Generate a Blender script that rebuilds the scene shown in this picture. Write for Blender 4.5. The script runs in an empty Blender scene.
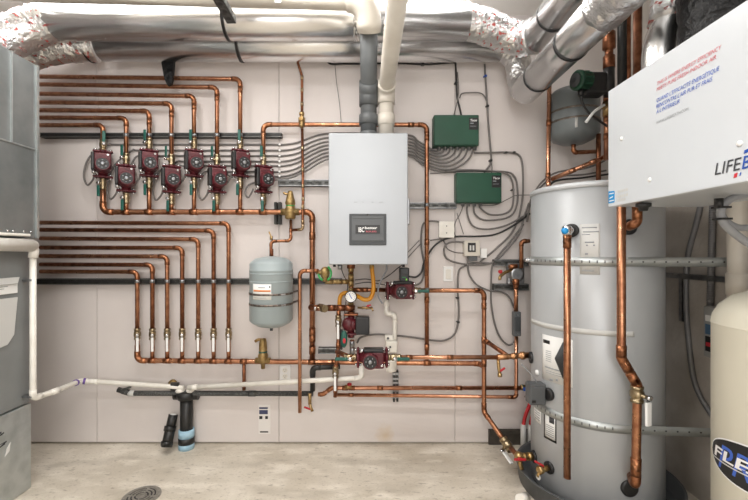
import bpy, bmesh, math, random
from mathutils import Vector, Matrix

R = math.radians
PI = math.pi
SC = bpy.context.scene
COL = SC.collection
F, CX, CY, H = 400.0, 365.0, 252.0, 1.2      # focal length in pixels, vanishing point, eye height
rng = random.Random(7)


def P(px, py, Y):
    """world point at depth Y seen at pixel (px, py)"""
    return Vector(((px - CX) * Y / F, Y, H + (CY - py) * Y / F))


def PX(px, py, X):
    """world point on the plane x = X seen at pixel (px, py)"""
    Y = X * F / (px - CX)
    return Vector((X, Y, H + (CY - py) * Y / F))


def V(*a):
    return Vector(a)


def pts(seq, Y=None):
    out = []
    for q in seq:
        if isinstance(q, Vector):
            out.append(q.copy())
        elif len(q) == 2:
            out.append(P(q[0], q[1], Y))
        else:
            out.append(P(*q))
    return out


# ---------------------------------------------------------------- mesh builder
def fillet(ps, rad, seg=7):
    out = [ps[0]]
    n = len(ps)
    for i in range(1, n - 1):
        p = ps[i]
        a, b = ps[i - 1] - p, ps[i + 1] - p
        la, lb = a.length, b.length
        a, b = a / la, b / lb
        ang = a.angle(b)
        if ang > PI - 0.03 or ang < 0.05:
            out.append(p)
            continue
        t = min(rad / math.tan(ang / 2), la * (.96 if i == 1 else .48), lb * (.96 if i == n - 2 else .48))
        re = t * math.tan(ang / 2)
        cen = p + (a + b).normalized() * (re / math.sin(ang / 2))
        u, v = p + a * t - cen, p + b * t - cen
        tot = u.angle(v)
        for k in range(seg + 1):
            f = k / seg
            out.append(cen + (u * math.sin(tot * (1 - f)) + v * math.sin(tot * f)) / math.sin(tot))
    out.append(ps[-1])
    return out


def spline(ps, k=8):
    q = [ps[0] * 2 - ps[1]] + list(ps) + [ps[-1] * 2 - ps[-2]]
    out = []
    for i in range(1, len(q) - 2):
        p0, p1, p2, p3 = q[i - 1:i + 3]
        for j in range(k):
            t = j / k
            out.append(.5 * ((2 * p1) + (p2 - p0) * t + (2 * p0 - 5 * p1 + 4 * p2 - p3) * t * t + (3 * p1 - p0 - 3 * p2 + p3) * t ** 3))
    out.append(ps[-1].copy())
    return out


class MB:
    def __init__(s):
        s.bm = bmesh.new()

    def _bev(s, vs, bev, seg):
        if bev > 0:
            es = list({e for v in vs for e in v.link_edges})
            bmesh.ops.bevel(s.bm, geom=es, offset=bev, segments=seg, affect='EDGES', profile=.5, clamp_overlap=True)

    def box(s, c, d, rot=None, bev=0.0, seg=2):
        vs = bmesh.ops.create_cube(s.bm, size=1)['verts']
        M = Matrix.Translation(c) @ (rot.to_4x4() if rot is not None else Matrix.Identity(4)) @ Matrix.Diagonal((d[0], d[1], d[2], 1))
        bmesh.ops.transform(s.bm, matrix=M, verts=vs)
        s._bev(vs, bev, seg)
        return s

    def box2(s, a, b, bev=0.0, seg=2):
        a, b = Vector(a), Vector(b)
        return s.box((a + b) / 2, (abs(b.x - a.x), abs(b.y - a.y), abs(b.z - a.z)), None, bev, seg)

    def sweep(s, ps, r, n=12, cap=True, rf=None, smooth=True, jit=0.0):
        bm = s.bm
        m = len(ps)
        tan = []
        for i in range(m):
            t = (ps[min(i + 1, m - 1)] - ps[max(i - 1, 0)])
            tan.append(t.normalized() if t.length > 1e-9 else (tan[-1] if tan else V(0, 0, 1)))
        up = V(0, 0, 1) if abs(tan[0].z) < .9 else V(0, 1, 0)
        nrm = (up - tan[0] * up.dot(tan[0])).normalized()
        rings = []
        for i in range(m):
            nrm = nrm - tan[i] * nrm.dot(tan[i])
            nrm.normalize()
            bi = tan[i].cross(nrm)
            rr = r * (rf(i / (m - 1)) if rf else 1)
            ring = []
            for k in range(n):
                a = 2 * PI * k / n
                q = rr * (1 + (rng.uniform(-jit, jit) if jit else 0))
                ring.append(bm.verts.new(ps[i] + nrm * (q * math.cos(a)) + bi * (q * math.sin(a))))
            rings.append(ring)
        for i in range(m - 1):
            for k in range(n):
                f = bm.faces.new((rings[i][k], rings[i][(k + 1) % n], rings[i + 1][(k + 1) % n], rings[i + 1][k]))
                f.smooth = smooth
        if cap:
            bm.faces.new(rings[0][::-1])
            bm.faces.new(rings[-1])
        return s

    def pbox(s, x0, y0, x1, y1, Yf, Yb, bev=0.0, seg=2):
        """box whose front face, at the nearer depth, is seen between two pixels"""
        Yn = min(Yf, Yb)
        a, b = P(x0, y0, Yn), P(x1, y1, Yn)
        return s.box2((a.x, Yf, a.z), (b.x, Yb, b.z), bev, seg)

    def tube(s, ps, r, bend=None, n=12, seg=7, cap=True):
        return s.sweep(fillet(ps, bend or 2.4 * r, seg) if len(ps) > 2 else ps, r, n, cap)

    def cyl(s, a, b, r, r2=None, n=16):
        return s.sweep([Vector(a), Vector(b)], r, n, True, (lambda t: 1 + (r2 / r - 1) * t) if r2 is not None else None)

    def lathe(s, prof, o, axis=(0, 0, 1), n=24, flat=False):
        """prof: list of (radius, height along axis); a radius of 0 closes with a point"""
        bm = s.bm
        ax = Vector(axis).normalized()
        q = V(0, 0, 1).rotation_difference(ax).to_matrix()
        o = Vector(o)
        rings = []
        for (r, h) in prof:
            if r < 1e-6:
                rings.append([bm.verts.new(o + ax * h)])
            else:
                rings.append([bm.verts.new(o + q @ V(r * math.cos(2 * PI * k / n), r * math.sin(2 * PI * k / n), h)) for k in range(n)])
        for i in range(len(rings) - 1):
            A, B = rings[i], rings[i + 1]
            for k in range(n):
                k2 = (k + 1) % n
                if len(A) == 1 and len(B) == 1:
                    continue
                if len(A) == 1:
                    f = bm.faces.new((A[0], B[k2], B[k]))
                elif len(B) == 1:
                    f = bm.faces.new((A[k], A[k2], B[0]))
                else:
                    f = bm.faces.new((A[k], A[k2], B[k2], B[k]))
                dr, dh = abs(prof[i + 1][0] - prof[i][0]), abs(prof[i + 1][1] - prof[i][1])
                f.smooth = not flat and not (dh < 1e-6)
        if len(rings[0]) > 1:
            bm.faces.new(rings[0][::-1])
        if len(rings[-1]) > 1:
            bm.faces.new(rings[-1])
        return s

    def ball(s, c, r, sc=(1, 1, 1), n=16):
        vs = bmesh.ops.create_uvsphere(s.bm, u_segments=n, v_segments=n // 2 + 2, radius=r)['verts']
        bmesh.ops.transform(s.bm, matrix=Matrix.Translation(c) @ Matrix.Diagonal((*sc, 1)), verts=vs)
        for v in vs:
            for f in v.link_faces:
                f.smooth = True
        return s

    def prism(s, poly, a, b):
        """poly: list of 3D points (planar); extruded by vector b-a"""
        d = Vector(b) - Vector(a)
        A = [s.bm.verts.new(p) for p in poly]
        B = [s.bm.verts.new(p + d) for p in poly]
        s.bm.faces.new(A[::-1])
        s.bm.faces.new(B)
        n = len(A)
        for k in range(n):
            s.bm.faces.new((A[k], A[(k + 1) % n], B[(k + 1) % n], B[k]))
        return s

    def band(s, cx, cy, r0, r1, p0, p1, z0, z1, n=24):
        """part of a cylinder wall between angles p0 and p1"""
        bm = s.bm
        rows = []
        for i in range(n + 1):
            a = p0 + (p1 - p0) * i / n
            c, d = math.cos(a), math.sin(a)
            rows.append([bm.verts.new((cx + r * c, cy + r * d, z)) for r, z in ((r0, z0), (r1, z0), (r1, z1), (r0, z1))])
        for i in range(n):
            A, B = rows[i], rows[i + 1]
            for k in range(4):
                f = bm.faces.new((A[k], B[k], B[(k + 1) % 4], A[(k + 1) % 4]))
                f.smooth = k == 1
        bm.faces.new(rows[0])
        bm.faces.new(rows[-1][::-1])
        return s

    def ribbon(s, path, t, z0, z1):
        """upright strap along an XY path, thickness t, between heights z0 and z1"""
        bm = s.bm
        m = len(path)
        rows = []
        for i in range(m):
            d = path[min(i + 1, m - 1)] - path[max(i - 1, 0)]
            nx = V(d.y, -d.x, 0).normalized() * t
            a, b = path[i], path[i] + nx
            rows.append([bm.verts.new((q.x, q.y, z)) for q, z in ((a, z0), (b, z0), (b, z1), (a, z1))])
        for i in range(m - 1):
            A, B = rows[i], rows[i + 1]
            for k in range(4):
                f = bm.faces.new((A[k], B[k], B[(k + 1) % 4], A[(k + 1) % 4]))
                f.smooth = k in (1, 3)
        bm.faces.new(rows[0])
        bm.faces.new(rows[-1][::-1])
        return s


# ---------------------------------------------------------------- linking
WL = {}


def _finish(mb, name, mat, origin):
    bmesh.ops.recalc_face_normals(mb.bm, faces=mb.bm.faces)
    bmesh.ops.translate(mb.bm, vec=-origin, verts=mb.bm.verts)
    me = bpy.data.meshes.new(name)
    mb.bm.to_mesh(me)
    mb.bm.free()
    me.materials.append(mat)
    return bpy.data.objects.new(name, me)


def props(o, label=None, cat=None, group=None, kind=None):
    for k, v in (('label', label), ('category', cat), ('group', group), ('kind', kind)):
        if v:
            o[k] = v
    return o


def solid(name, mb, mat, label, cat, group=None, kind=None):
    """a top-level thing that is one mesh (it may still get children)"""
    vs = [v.co for v in mb.bm.verts]
    lo = [min(v[i] for v in vs) for i in range(3)]
    hi = [max(v[i] for v in vs) for i in range(3)]
    org = V((lo[0] + hi[0]) / 2, (lo[1] + hi[1]) / 2, lo[2])
    o = _finish(mb, name, mat, org)
    COL.objects.link(o)
    o.location = org
    WL[o.name] = org
    return props(o, label, cat, group, kind)


def thing(name, loc, label, cat, group=None):
    o = bpy.data.objects.new(name, None)
    o.empty_display_size = .05
    COL.objects.link(o)
    o.location = loc
    WL[o.name] = Vector(loc)
    return props(o, label, cat, group)


def part(name, mb, mat, parent, label=None):
    org = WL[parent.name]
    o = _finish(mb, name, mat, org)
    COL.objects.link(o)
    o.parent = parent
    WL[o.name] = org
    if label:
        o['label'] = label
    return o


def structure(name, mb, mat):
    o = _finish(mb, name, mat, V(0, 0, 0))
    COL.objects.link(o)
    o['kind'] = 'structure'
    WL[o.name] = V(0, 0, 0)
    return o


def dup(root, loc, rot, label, group=None, cat=None):
    """copy a thing with its parts and their sub-parts"""
    r = root.copy()
    COL.objects.link(r)
    r.location = loc
    r.rotation_euler = rot
    r['label'] = label
    if group:
        r['group'] = group
    for ch in list(root.children):
        c = ch.copy()
        COL.objects.link(c)
        c.parent = r
        for g in list(ch.children):
            d = g.copy()
            COL.objects.link(d)
            d.parent = c
    WL[r.name] = Vector(loc)
    return r


# ---------------------------------------------------------------- materials
def hx(h):
    def lin(c):
        c /= 255
        return c / 12.92 if c <= .04045 else ((c + .055) / 1.055) ** 2.4
    return tuple(lin(int(h[i:i + 2], 16)) for i in (0, 2, 4)) + (1,)


def mat(name, col, rough=.5, metal=0.0, col2=None, scale=8.0, bump=0.0, bscale=60.0, detail=4.0, rough2=None, spec=None, coat=0.0, lo=.35, hi=.7, stretch=None):
    m = bpy.data.materials.new(name)
    m.use_nodes = True
    nt = m.node_tree
    b = nt.nodes['Principled BSDF']
    b.inputs['Base Color'].default_value = hx(col)
    b.inputs['Roughness'].default_value = rough
    b.inputs['Metallic'].default_value = metal
    if spec is not None:
        b.inputs['Specular IOR Level'].default_value = spec
    if coat:
        b.inputs['Coat Weight'].default_value = coat
        b.inputs['Coat Roughness'].default_value = .15
    tc = nt.nodes.new('ShaderNodeNewGeometry')
    src = tc.outputs['Position']
    if stretch:
        mp = nt.nodes.new('ShaderNodeMapping')
        mp.inputs['Scale'].default_value = stretch
        nt.links.new(src, mp.inputs['Vector'])
        src = mp.outputs['Vector']
    if col2 or rough2 is not None:
        nz = nt.nodes.new('ShaderNodeTexNoise')
        nz.inputs['Scale'].default_value = scale
        nz.inputs['Detail'].default_value = detail
        nt.links.new(src, nz.inputs['Vector'])
        rp = nt.nodes.new('ShaderNodeValToRGB')
        rp.color_ramp.elements[0].position, rp.color_ramp.elements[1].position = lo, hi
        rp.color_ramp.elements[0].color = hx(col)
        rp.color_ramp.elements[1].color = hx(col2 or col)
        nt.links.new(nz.outputs['Fac'], rp.inputs['Fac'])
        nt.links.new(rp.outputs['Color'], b.inputs['Base Color'])
        if rough2 is not None:
            mr = nt.nodes.new('ShaderNodeMapRange')
            mr.inputs['From Min'].default_value, mr.inputs['From Max'].default_value = lo, hi
            mr.inputs['To Min'].default_value, mr.inputs['To Max'].default_value = rough, rough2
            nt.links.new(nz.outputs['Fac'], mr.inputs['Value'])
            nt.links.new(mr.outputs['Result'], b.inputs['Roughness'])
    if bump:
        n2 = nt.nodes.new('ShaderNodeTexNoise')
        n2.inputs['Scale'].default_value = bscale
        n2.inputs['Detail'].default_value = 3
        nt.links.new(src, n2.inputs['Vector'])
        bp = nt.nodes.new('ShaderNodeBump')
        bp.inputs['Strength'].default_value = bump
        bp.inputs['Distance'].default_value = .01
        nt.links.new(n2.outputs['Fac'], bp.inputs['Height'])
        nt.links.new(bp.outputs['Normal'], b.inputs['Normal'])
    return m


M = {}
M['copper'] = mat('copper', 'BE8A69', .27, 1, '94624A', 26, rough2=.43)
M['copper_old'] = mat('copper_old', '9E6A4E', .36, 1, '6E4430', 30, rough2=.5)
M['copper_bright'] = mat('copper_bright', 'D09A7C', .26, 1, 'B07C5E', 20, rough2=.38)
M['copper_fit'] = mat('copper_fitting', 'AE7856', .33, 1, '7A4D36', 55, rough2=.5)
M['solder'] = mat('solder', 'B5A184', .4, 1, '8E7350', 80)
M['brass'] = mat('brass', 'BBA072', .34, 1, '937448', 40, rough2=.5)
M['bronze'] = mat('bronze_cast', 'B29A6C', .52, .9, '8E7448', 60, bump=.15, bscale=250)
M['chrome'] = mat('chrome', 'D5D6D8', .18, 1)
M['steel'] = mat('steel', 'A4A6A8', .38, 1, '85878A', 40)
M['galv'] = mat('galvanized', 'C6CBCB', .4, .8, 'B2B8B8', 14, rough2=.5, detail=6)
M['galv_dull'] = mat('galvanized_dull', '8E9292', .45, .6, '7F8484', 10, detail=6)
M['cabinet'] = mat('cabinet_gray', '8A8D8D', .5, .2, '808383', 6)
M['duct'] = mat('duct_metal', 'EEEEEE', .27, 1)
M['strut'] = mat('strut_steel', '6B6C6A', .5, .7, '3C3C3A', 40)
M['strut_black'] = mat('strut_black', '3A3A38', .5, .4, '252523', 40)
M['pvc'] = mat('white_pvc', 'EDEAE2', .35, 0, 'DFDBD1', 14)
M['pvc_cream'] = mat('cream_pvc', 'D2CCC1', .4, 0, 'C8C1B5', 10)
M['cpvc'] = mat('gray_vent_pipe', '5C5F60', .45, 0, '525556', 10)
M['abs'] = mat('black_abs', '262625', .4, 0, '1A1A1A', 30)
M['abs_gray'] = mat('speckled_dark_pipe', '343534', .55, 0, '6A6B69', 120, lo=.45, hi=.75)
M['pump_red'] = mat('pump_red', '5E1A24', .42, 0, '4A151D', 30)
M['black'] = mat('black_plastic', '1C1C1D', .4, 0)
M['dark'] = mat('dark_gray_plastic', '55585A', .45, 0)
M['darker'] = mat('charcoal_plastic', '3C3F41', .45, 0)
M['white'] = mat('white_plastic', 'EDEDEB', .4, 0)
M['enamel'] = mat('white_enamel', 'D2D7DB', .22, 0, 'CED3D8', 3)
M['boiler'] = mat('boiler_gray', 'A6AAAE', .38, .25, 'A2A6AA', 3)
M['tank'] = mat('tank_gray', 'B4B7B9', .36, .15, 'AEB1B3', 2)
M['tank_lid'] = mat('tank_lid', 'C2C5C8', .4, .1)
M['exp'] = mat('expansion_gray', '9FAAAC', .35, 0, '98A3A5', 6)
M['beige'] = mat('beige_tank', 'DAD6C6', .35, 0, 'D5D1C0', 3)
M['green_box'] = mat('green_box', '1A4C38', .45, 0, '174431', 6)
M['teal'] = mat('teal_vinyl', '17554A', .45, 0)
M['green'] = mat('green_tag', '2E9E4F', .45, 0)
M['red'] = mat('red_vinyl', 'B3202A', .4, 0)
M['blue'] = mat('blue_mark', '1F4FA8', .5, 0)
M['skyblue'] = mat('pale_blue_band', 'A6C8DA', .5, 0, '97BDD2', 40)
M['cyan'] = mat('cyan_sticker', '1C8FD0', .5, 0)
M['redmark'] = mat('red_mark', 'C8323C', .5, 0)
M['inkdark'] = mat('dark_ink', '3A3C40', .6, 0)
M['inkgray'] = mat('gray_ink', '9A9EA2', .6, 0)
M['bluetext'] = mat('blue_ink', '3E63BE', .6, 0)
M['redtext'] = mat('red_ink', 'D0606A', .6, 0)
M['pex'] = mat('red_pex', 'C8242C', .4, 0)
M['purple'] = mat('purple_primer', '6A4C9A', .5, 0)
M['orange'] = mat('orange_ink', 'E08A4E', .5, 0)
M['paper'] = mat('paper', 'E9E9E6', .6, 0)
M['papergray'] = mat('gray_paper', 'C9C9C6', .6, 0)
M['cable'] = mat('gray_cable', '6C6865', .5, 0)
M['cable_dark'] = mat('dark_cable', '2A2928', .5, 0)
M['gas'] = mat('yellow_gas_hose', 'D9971F', .4, 0, 'CC8612', 40)
M['tape'] = mat('silver_tape', 'C9C9C4', .4, .6)
M['wallgray'] = mat('concrete_gray', 'CEC8C0', .85, 0, 'BAB3AA', 6, bump=.25, bscale=40)
M['ceiling'] = mat('ceiling_paint', 'EDEAE5', .85, 0, 'E7E3DD', 3)
M['sidewall'] = mat('side_wall_paint', 'CFC9C4', .85, 0, 'CAC4BF', 3)
M['lip'] = mat('strut_lip', '6A6A68', .4, .7)
M['inkblue'] = mat('navy_ink', '3A3F5E', .6)
M['noticepaper'] = mat('notice_paper', 'E2DEDA', .6)
M['valve'] = mat('valve_metal', 'B0A084', .34, 1, '8C7A5C', 50)
M['warmbrass'] = mat('warm_brass', 'BE9068', .32, 1, '94684A', 40)
M['drain'] = mat('drain_metal', '9A968E', .5, .3, '7E7A72', 60)
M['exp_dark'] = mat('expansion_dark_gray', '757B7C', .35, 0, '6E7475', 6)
M['switchgray'] = mat('switch_box_gray', 'A8A8A6', .5, .1)
M['rust'] = mat('rust_strap', '8C847C', .45, .8, '6E6258', 50)
M['blackfoil'] = mat('black_duct_wrap', '0E0E0F', .42, 0, '0A0A0B', 20, spec=.3, bump=.9, bscale=45)
M['flexconduit'] = mat('flex_conduit', '8E8E90', .42, .35)
M['hose'] = mat('gray_hose', '8F9194', .45, 0)
M['wood'] = mat('dark_plate', '4A443D', .8, 0, '37322C', 20)


def foil_mat(name, red):
    m = mat(name, 'E6E6E6', .3, 1, bump=1.0, bscale=42)
    if red:
        nt = m.node_tree
        b = nt.nodes['Principled BSDF']
        g = nt.nodes.new('ShaderNodeNewGeometry')
        mp = nt.nodes.new('ShaderNodeMapping')
        mp.inputs['Rotation'].default_value = (.3, .9, .5)
        mp.inputs['Scale'].default_value = (1, .5, 1.4)
        nz = nt.nodes.new('ShaderNodeTexNoise')
        nz.inputs['Scale'].default_value = 46
        nz.inputs['Detail'].default_value = 2
        rp = nt.nodes.new('ShaderNodeValToRGB')
        rp.color_ramp.elements[0].position, rp.color_ramp.elements[1].position = .60, .66
        rp.color_ramp.elements[0].color = hx('E6E6E6')
        rp.color_ramp.elements[1].color = hx('B9534C')
        nt.links.new(g.outputs['Position'], mp.inputs['Vector'])
        nt.links.new(mp.outputs['Vector'], nz.inputs['Vector'])
        nt.links.new(nz.outputs['Fac'], rp.inputs['Fac'])
        nt.links.new(rp.outputs['Color'], b.inputs['Base Color'])
        mr = nt.nodes.new('ShaderNodeMapRange')
        mr.inputs['From Min'].default_value, mr.inputs['From Max'].default_value = .60, .66
        mr.inputs['To Min'].default_value, mr.inputs['To Max'].default_value = 1, .1
        nt.links.new(nz.outputs['Fac'], mr.inputs['Value'])
        nt.links.new(mr.outputs['Result'], b.inputs['Metallic'])
    return m


M['foil'] = foil_mat('crinkled_foil', False)
M['foil_red'] = foil_mat('foil_with_red_print', True)


def wall_mat():
    m = mat('painted_plywood', 'DBD4D0', .7, 0, 'D4CCC8', 2.2, bump=.05, bscale=90)
    nt = m.node_tree
    b = nt.nodes['Principled BSDF']
    base = b.inputs['Base Color'].links[0].from_socket
    g = nt.nodes.new('ShaderNodeNewGeometry')

    def stain(cx, cz, sx, sz, col, strength, prev):
        sp = nt.nodes.new('ShaderNodeMapping')
        sp.inputs['Location'].default_value = (-cx / sx, 0, -cz / sz)
        sp.inputs['Scale'].default_value = (1 / sx, 0, 1 / sz)
        nt.links.new(g.outputs['Position'], sp.inputs['Vector'])
        ln = nt.nodes.new('ShaderNodeVectorMath')
        ln.operation = 'LENGTH'
        nt.links.new(sp.outputs['Vector'], ln.inputs[0])
        nz = nt.nodes.new('ShaderNodeTexNoise')
        nz.inputs['Scale'].default_value = 30
        nt.links.new(g.outputs['Position'], nz.inputs['Vector'])
        ad = nt.nodes.new('ShaderNodeMath')
        ad.operation = 'ADD'
        nt.links.new(ln.outputs['Value'], ad.inputs[0])
        nt.links.new(nz.outputs['Fac'], ad.inputs[1])
        mr = nt.nodes.new('ShaderNodeMapRange')
        mr.inputs['From Min'].default_value, mr.inputs['From Max'].default_value = .5, 1.5
        mr.inputs['To Min'].default_value, mr.inputs['To Max'].default_value = strength, 0
        nt.links.new(ad.outputs['Value'], mr.inputs['Value'])
        mx = nt.nodes.new('ShaderNodeMix')
        mx.data_type = 'RGBA'
        nt.links.new(mr.outputs['Result'], mx.inputs['Factor'])
        nt.links.new(prev, mx.inputs['A'])
        mx.inputs['B'].default_value = hx(col)
        return mx.outputs['Result']
    out = stain((385 - CX) / 160, .055, .07, .08, 'C4A054', .4, base)
    nt.links.new(out, b.inputs['Base Color'])
    return m


def floor_mat():
    m = mat('concrete_floor', 'DCD4C6', .55, 0, 'BFB5A4', 2.4, bump=.12, bscale=25, detail=8)
    nt = m.node_tree
    b = nt.nodes['Principled BSDF']
    base = b.inputs['Base Color'].links[0].from_socket
    g = nt.nodes.new('ShaderNodeNewGeometry')
    mp = nt.nodes.new('ShaderNodeMapping')
    mp.inputs['Scale'].default_value = (1, 2.2, 1)
    nt.links.new(g.outputs['Position'], mp.inputs['Vector'])
    prev = base
    for sc, lo, hi, col, k in ((5, .5, .68, 'EBE4D7', .8), (3.1, .52, .7, 'A89E8E', .55), (22, .6, .7, '8E8474', .6), (70, .58, .7, '8F8576', .5)):
        nz = nt.nodes.new('ShaderNodeTexNoise')
        nz.inputs['Scale'].default_value = sc
        nz.inputs['Detail'].default_value = 6
        nt.links.new(mp.outputs['Vector'], nz.inputs['Vector'])
        mr = nt.nodes.new('ShaderNodeMapRange')
        mr.inputs['From Min'].default_value, mr.inputs['From Max'].default_value = lo, hi
        mr.inputs['To Min'].default_value, mr.inputs['To Max'].default_value = 0, k
        nt.links.new(nz.outputs['Fac'], mr.inputs['Value'])
        mx = nt.nodes.new('ShaderNodeMix')
        mx.data_type = 'RGBA'
        nt.links.new(mr.outputs['Result'], mx.inputs['Factor'])
        nt.links.new(prev, mx.inputs['A'])
        mx.inputs['B'].default_value = hx(col)
        prev = mx.outputs['Result']
    nt.links.new(prev, b.inputs['Base Color'])
    return m


M['wall'] = wall_mat()
M['floor'] = floor_mat()


# ---------------------------------------------------------------- pipes, cables, lettering
def pipe(name, seq, r, m, label, cat='pipe', group=None, Y=None, fits=(), fm=None, bend=2.6, elbows=True, n=14, clamps=()):
    """one run of pipe: the tube is the thing, its elbows, couplings, tees and clamps are its parts"""
    ps = pts(seq, Y)
    fm = fm or M['copper_fit']
    o = solid(name, MB().tube(ps, r, bend * r, n), m, label, cat, group)
    if elbows:
        for i in range(1, len(ps) - 1):
            a, b = (ps[i - 1] - ps[i]), (ps[i + 1] - ps[i])
            ang = a.angle(b)
            if ang > PI - .12:
                continue
            t = min(bend * r / math.tan(ang / 2) + 1.5 * r, a.length * .6, b.length * .6)
            part('elbow', MB().tube([ps[i] + a.normalized() * t, ps[i], ps[i] + b.normalized() * t], r * 1.15, bend * r, n), fm, o)
    for kind, lst, k, ln, mm in (('coupling', fits, 1.15, 2.8, fm), ('clamp', clamps, 1.22, 1.6, M['steel'])):
        for q in lst:
            q = P(*q) if len(q) == 3 else P(q[0], q[1], Y)
            best = None
            for i in range(len(ps) - 1):
                d = ps[i + 1] - ps[i]
                t = max(0, min(1, (q - ps[i]).dot(d) / d.length_squared))
                c = ps[i] + d * t
                if best is None or (c - q).length < best[0]:
                    best = ((c - q).length, c, d.normalized())
            c, d = best[1], best[2]
            part(kind, MB().cyl(c - d * ln * r / 2, c + d * ln * r / 2, r * k, n=n), mm, o)
    return o


def cable(name, seq, r, m, label, Y=None, cat='cable', group=None, k=6, n=7):
    return solid(name, MB().sweep(spline(pts(seq, Y), k), r, n), m, label, cat, group)


def text_mb(txt, width, height, shear=0.0, depth=.0012, bold=0.0):
    cu = bpy.data.curves.new('lettering', 'FONT')
    cu.body = txt
    cu.size = 1
    cu.shear = shear
    cu.offset = bold
    cu.resolution_u = 3
    ob = bpy.data.objects.new('lettering', cu)
    COL.objects.link(ob)
    dg = bpy.context.evaluated_depsgraph_get()
    me = bpy.data.meshes.new_from_object(ob.evaluated_get(dg))
    bpy.data.objects.remove(ob)
    bpy.data.curves.remove(cu)
    xs = [v.co.x for v in me.vertices]
    ys = [v.co.y for v in me.vertices]
    x0, y0 = min(xs), 0.0
    sx = width / (max(xs) - x0)
    sy = height / .73
    vs = [((v.co.x - x0) * sx, v.co.y * sy) for v in me.vertices]
    fs = [list(p.vertices) for p in me.polygons]
    bpy.data.meshes.remove(me)
    return vs, fs


def letters(txt, o, right, up, width, height, m, parent, name='lettering', shear=0.0, bold=0.0, wrap=None, lift=.0012):
    """flat lettering at o; wrap(x, y) may bend it round a tank"""
    vs, fs = text_mb(txt, width, height, shear, bold=bold)
    mb = MB()
    nrm = right.cross(up).normalized() if right is not None else None
    bv = [mb.bm.verts.new(wrap(x, y) if wrap else o + right * x + up * y + nrm * lift) for x, y in vs]
    for f in fs:
        try:
            mb.bm.faces.new([bv[i] for i in f])
        except ValueError:
            pass
    org = WL[parent.name]
    bmesh.ops.translate(mb.bm, vec=-org, verts=mb.bm.verts)
    me = bpy.data.meshes.new(name)
    mb.bm.to_mesh(me)
    mb.bm.free()
    me.materials.append(m)
    ob = bpy.data.objects.new(name, me)
    COL.objects.link(ob)
    ob.parent = parent
    WL[ob.name] = org
    return ob
# ================================================================ the room
XL, XR, YF, YB, ZC = -2.42, 1.62, -2.4, 2.5, 2.68
structure('floor', MB().box2((XL, YF, -.1), (XR, YB + .1, 0)), M['floor'])
structure('ceiling', MB().box2((XL, YF, ZC), (XR, YB + .1, ZC + .1)), M['ceiling'])
wb = MB()
edges = [XL, -1.675, -.5375, .5625, XR]
for a, b in zip(edges[:-1], edges[1:]):
    wb.box2((a + .0015, YB, .014), (b - .0015, YB + .02, ZC))
structure('wall_back', wb, M['wall'])
structure('wall_back_concrete', MB().box2((XL, YB + .02, 0), (XR, YB + .12, ZC)), M['wallgray'])
structure('wall_right', MB().box2((XR, YF, 0), (XR + .1, YB + .12, ZC)), M['wallgray'])
structure('wall_left', MB().box2((XL - .1, YF, 0), (XL, YB + .12, ZC)), M['sidewall'])
structure('wall_front', MB().box2((XL - .1, YF - .1, 0), (XR + .1, YF, ZC)), M['sidewall'])
structure('trim_1', MB().box2((.77, YB - .012, .0), (1.2, YB, .095)).box2((.77, YB - .03, .075), (1.2, YB - .012, .1)), M['wood'])

# floor drain
dr = P(141.5, 496.5, 1.963)
dr.z = 0
o = solid('floor_drain', MB().lathe([(.088, -.002), (.088, .003), (.083, .005), (.076, .003), (0, .003)], dr, n=32), M['drain'],
          'round metal floor drain grate in the concrete floor', 'drain')
g = MB()
for k in range(4):
    a0 = k * PI / 2 + .12
    for rr in (.02, .037, .053, .069):
        g.band(dr.x, dr.y, rr - .0045, rr + .0045, a0, a0 + PI / 2 - .24, .003, .0056, 8)
part('grate_bars', g, M['drain'], o)
hol = MB()
for k in range(4):
    a0 = k * PI / 2 + .12
    for rr in (.0285, .045, .061):
        hol.band(dr.x, dr.y, rr - .004, rr + .004, a0, a0 + PI / 2 - .24, .003, .0036, 8)
part('drain_slots', hol, M['black'], o)

# ================================================================ ceiling ducts
def duct(name, seq, r, label, foil=(), straps=(), m=None, group=None, bend=.12):
    ps = pts(seq)
    d = solid(name, MB().sweep(fillet(ps, bend, 8) if len(ps) > 2 else ps, r, 32), m or M['duct'], label, 'duct', group)
    for fs, fr, fm in foil:
        q = spline(pts(fs), 9)
        part('foil_sleeve', MB().sweep(q, fr, 26, jit=.05), fm, d, 'crinkled foil tape sleeve')
    for a, b in straps:
        a, b = pts([a, b])
        part('strap', MB().cyl(a, b, r * 1.035, n=32), M['black'], d, 'black hanging strap')
    return d


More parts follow.
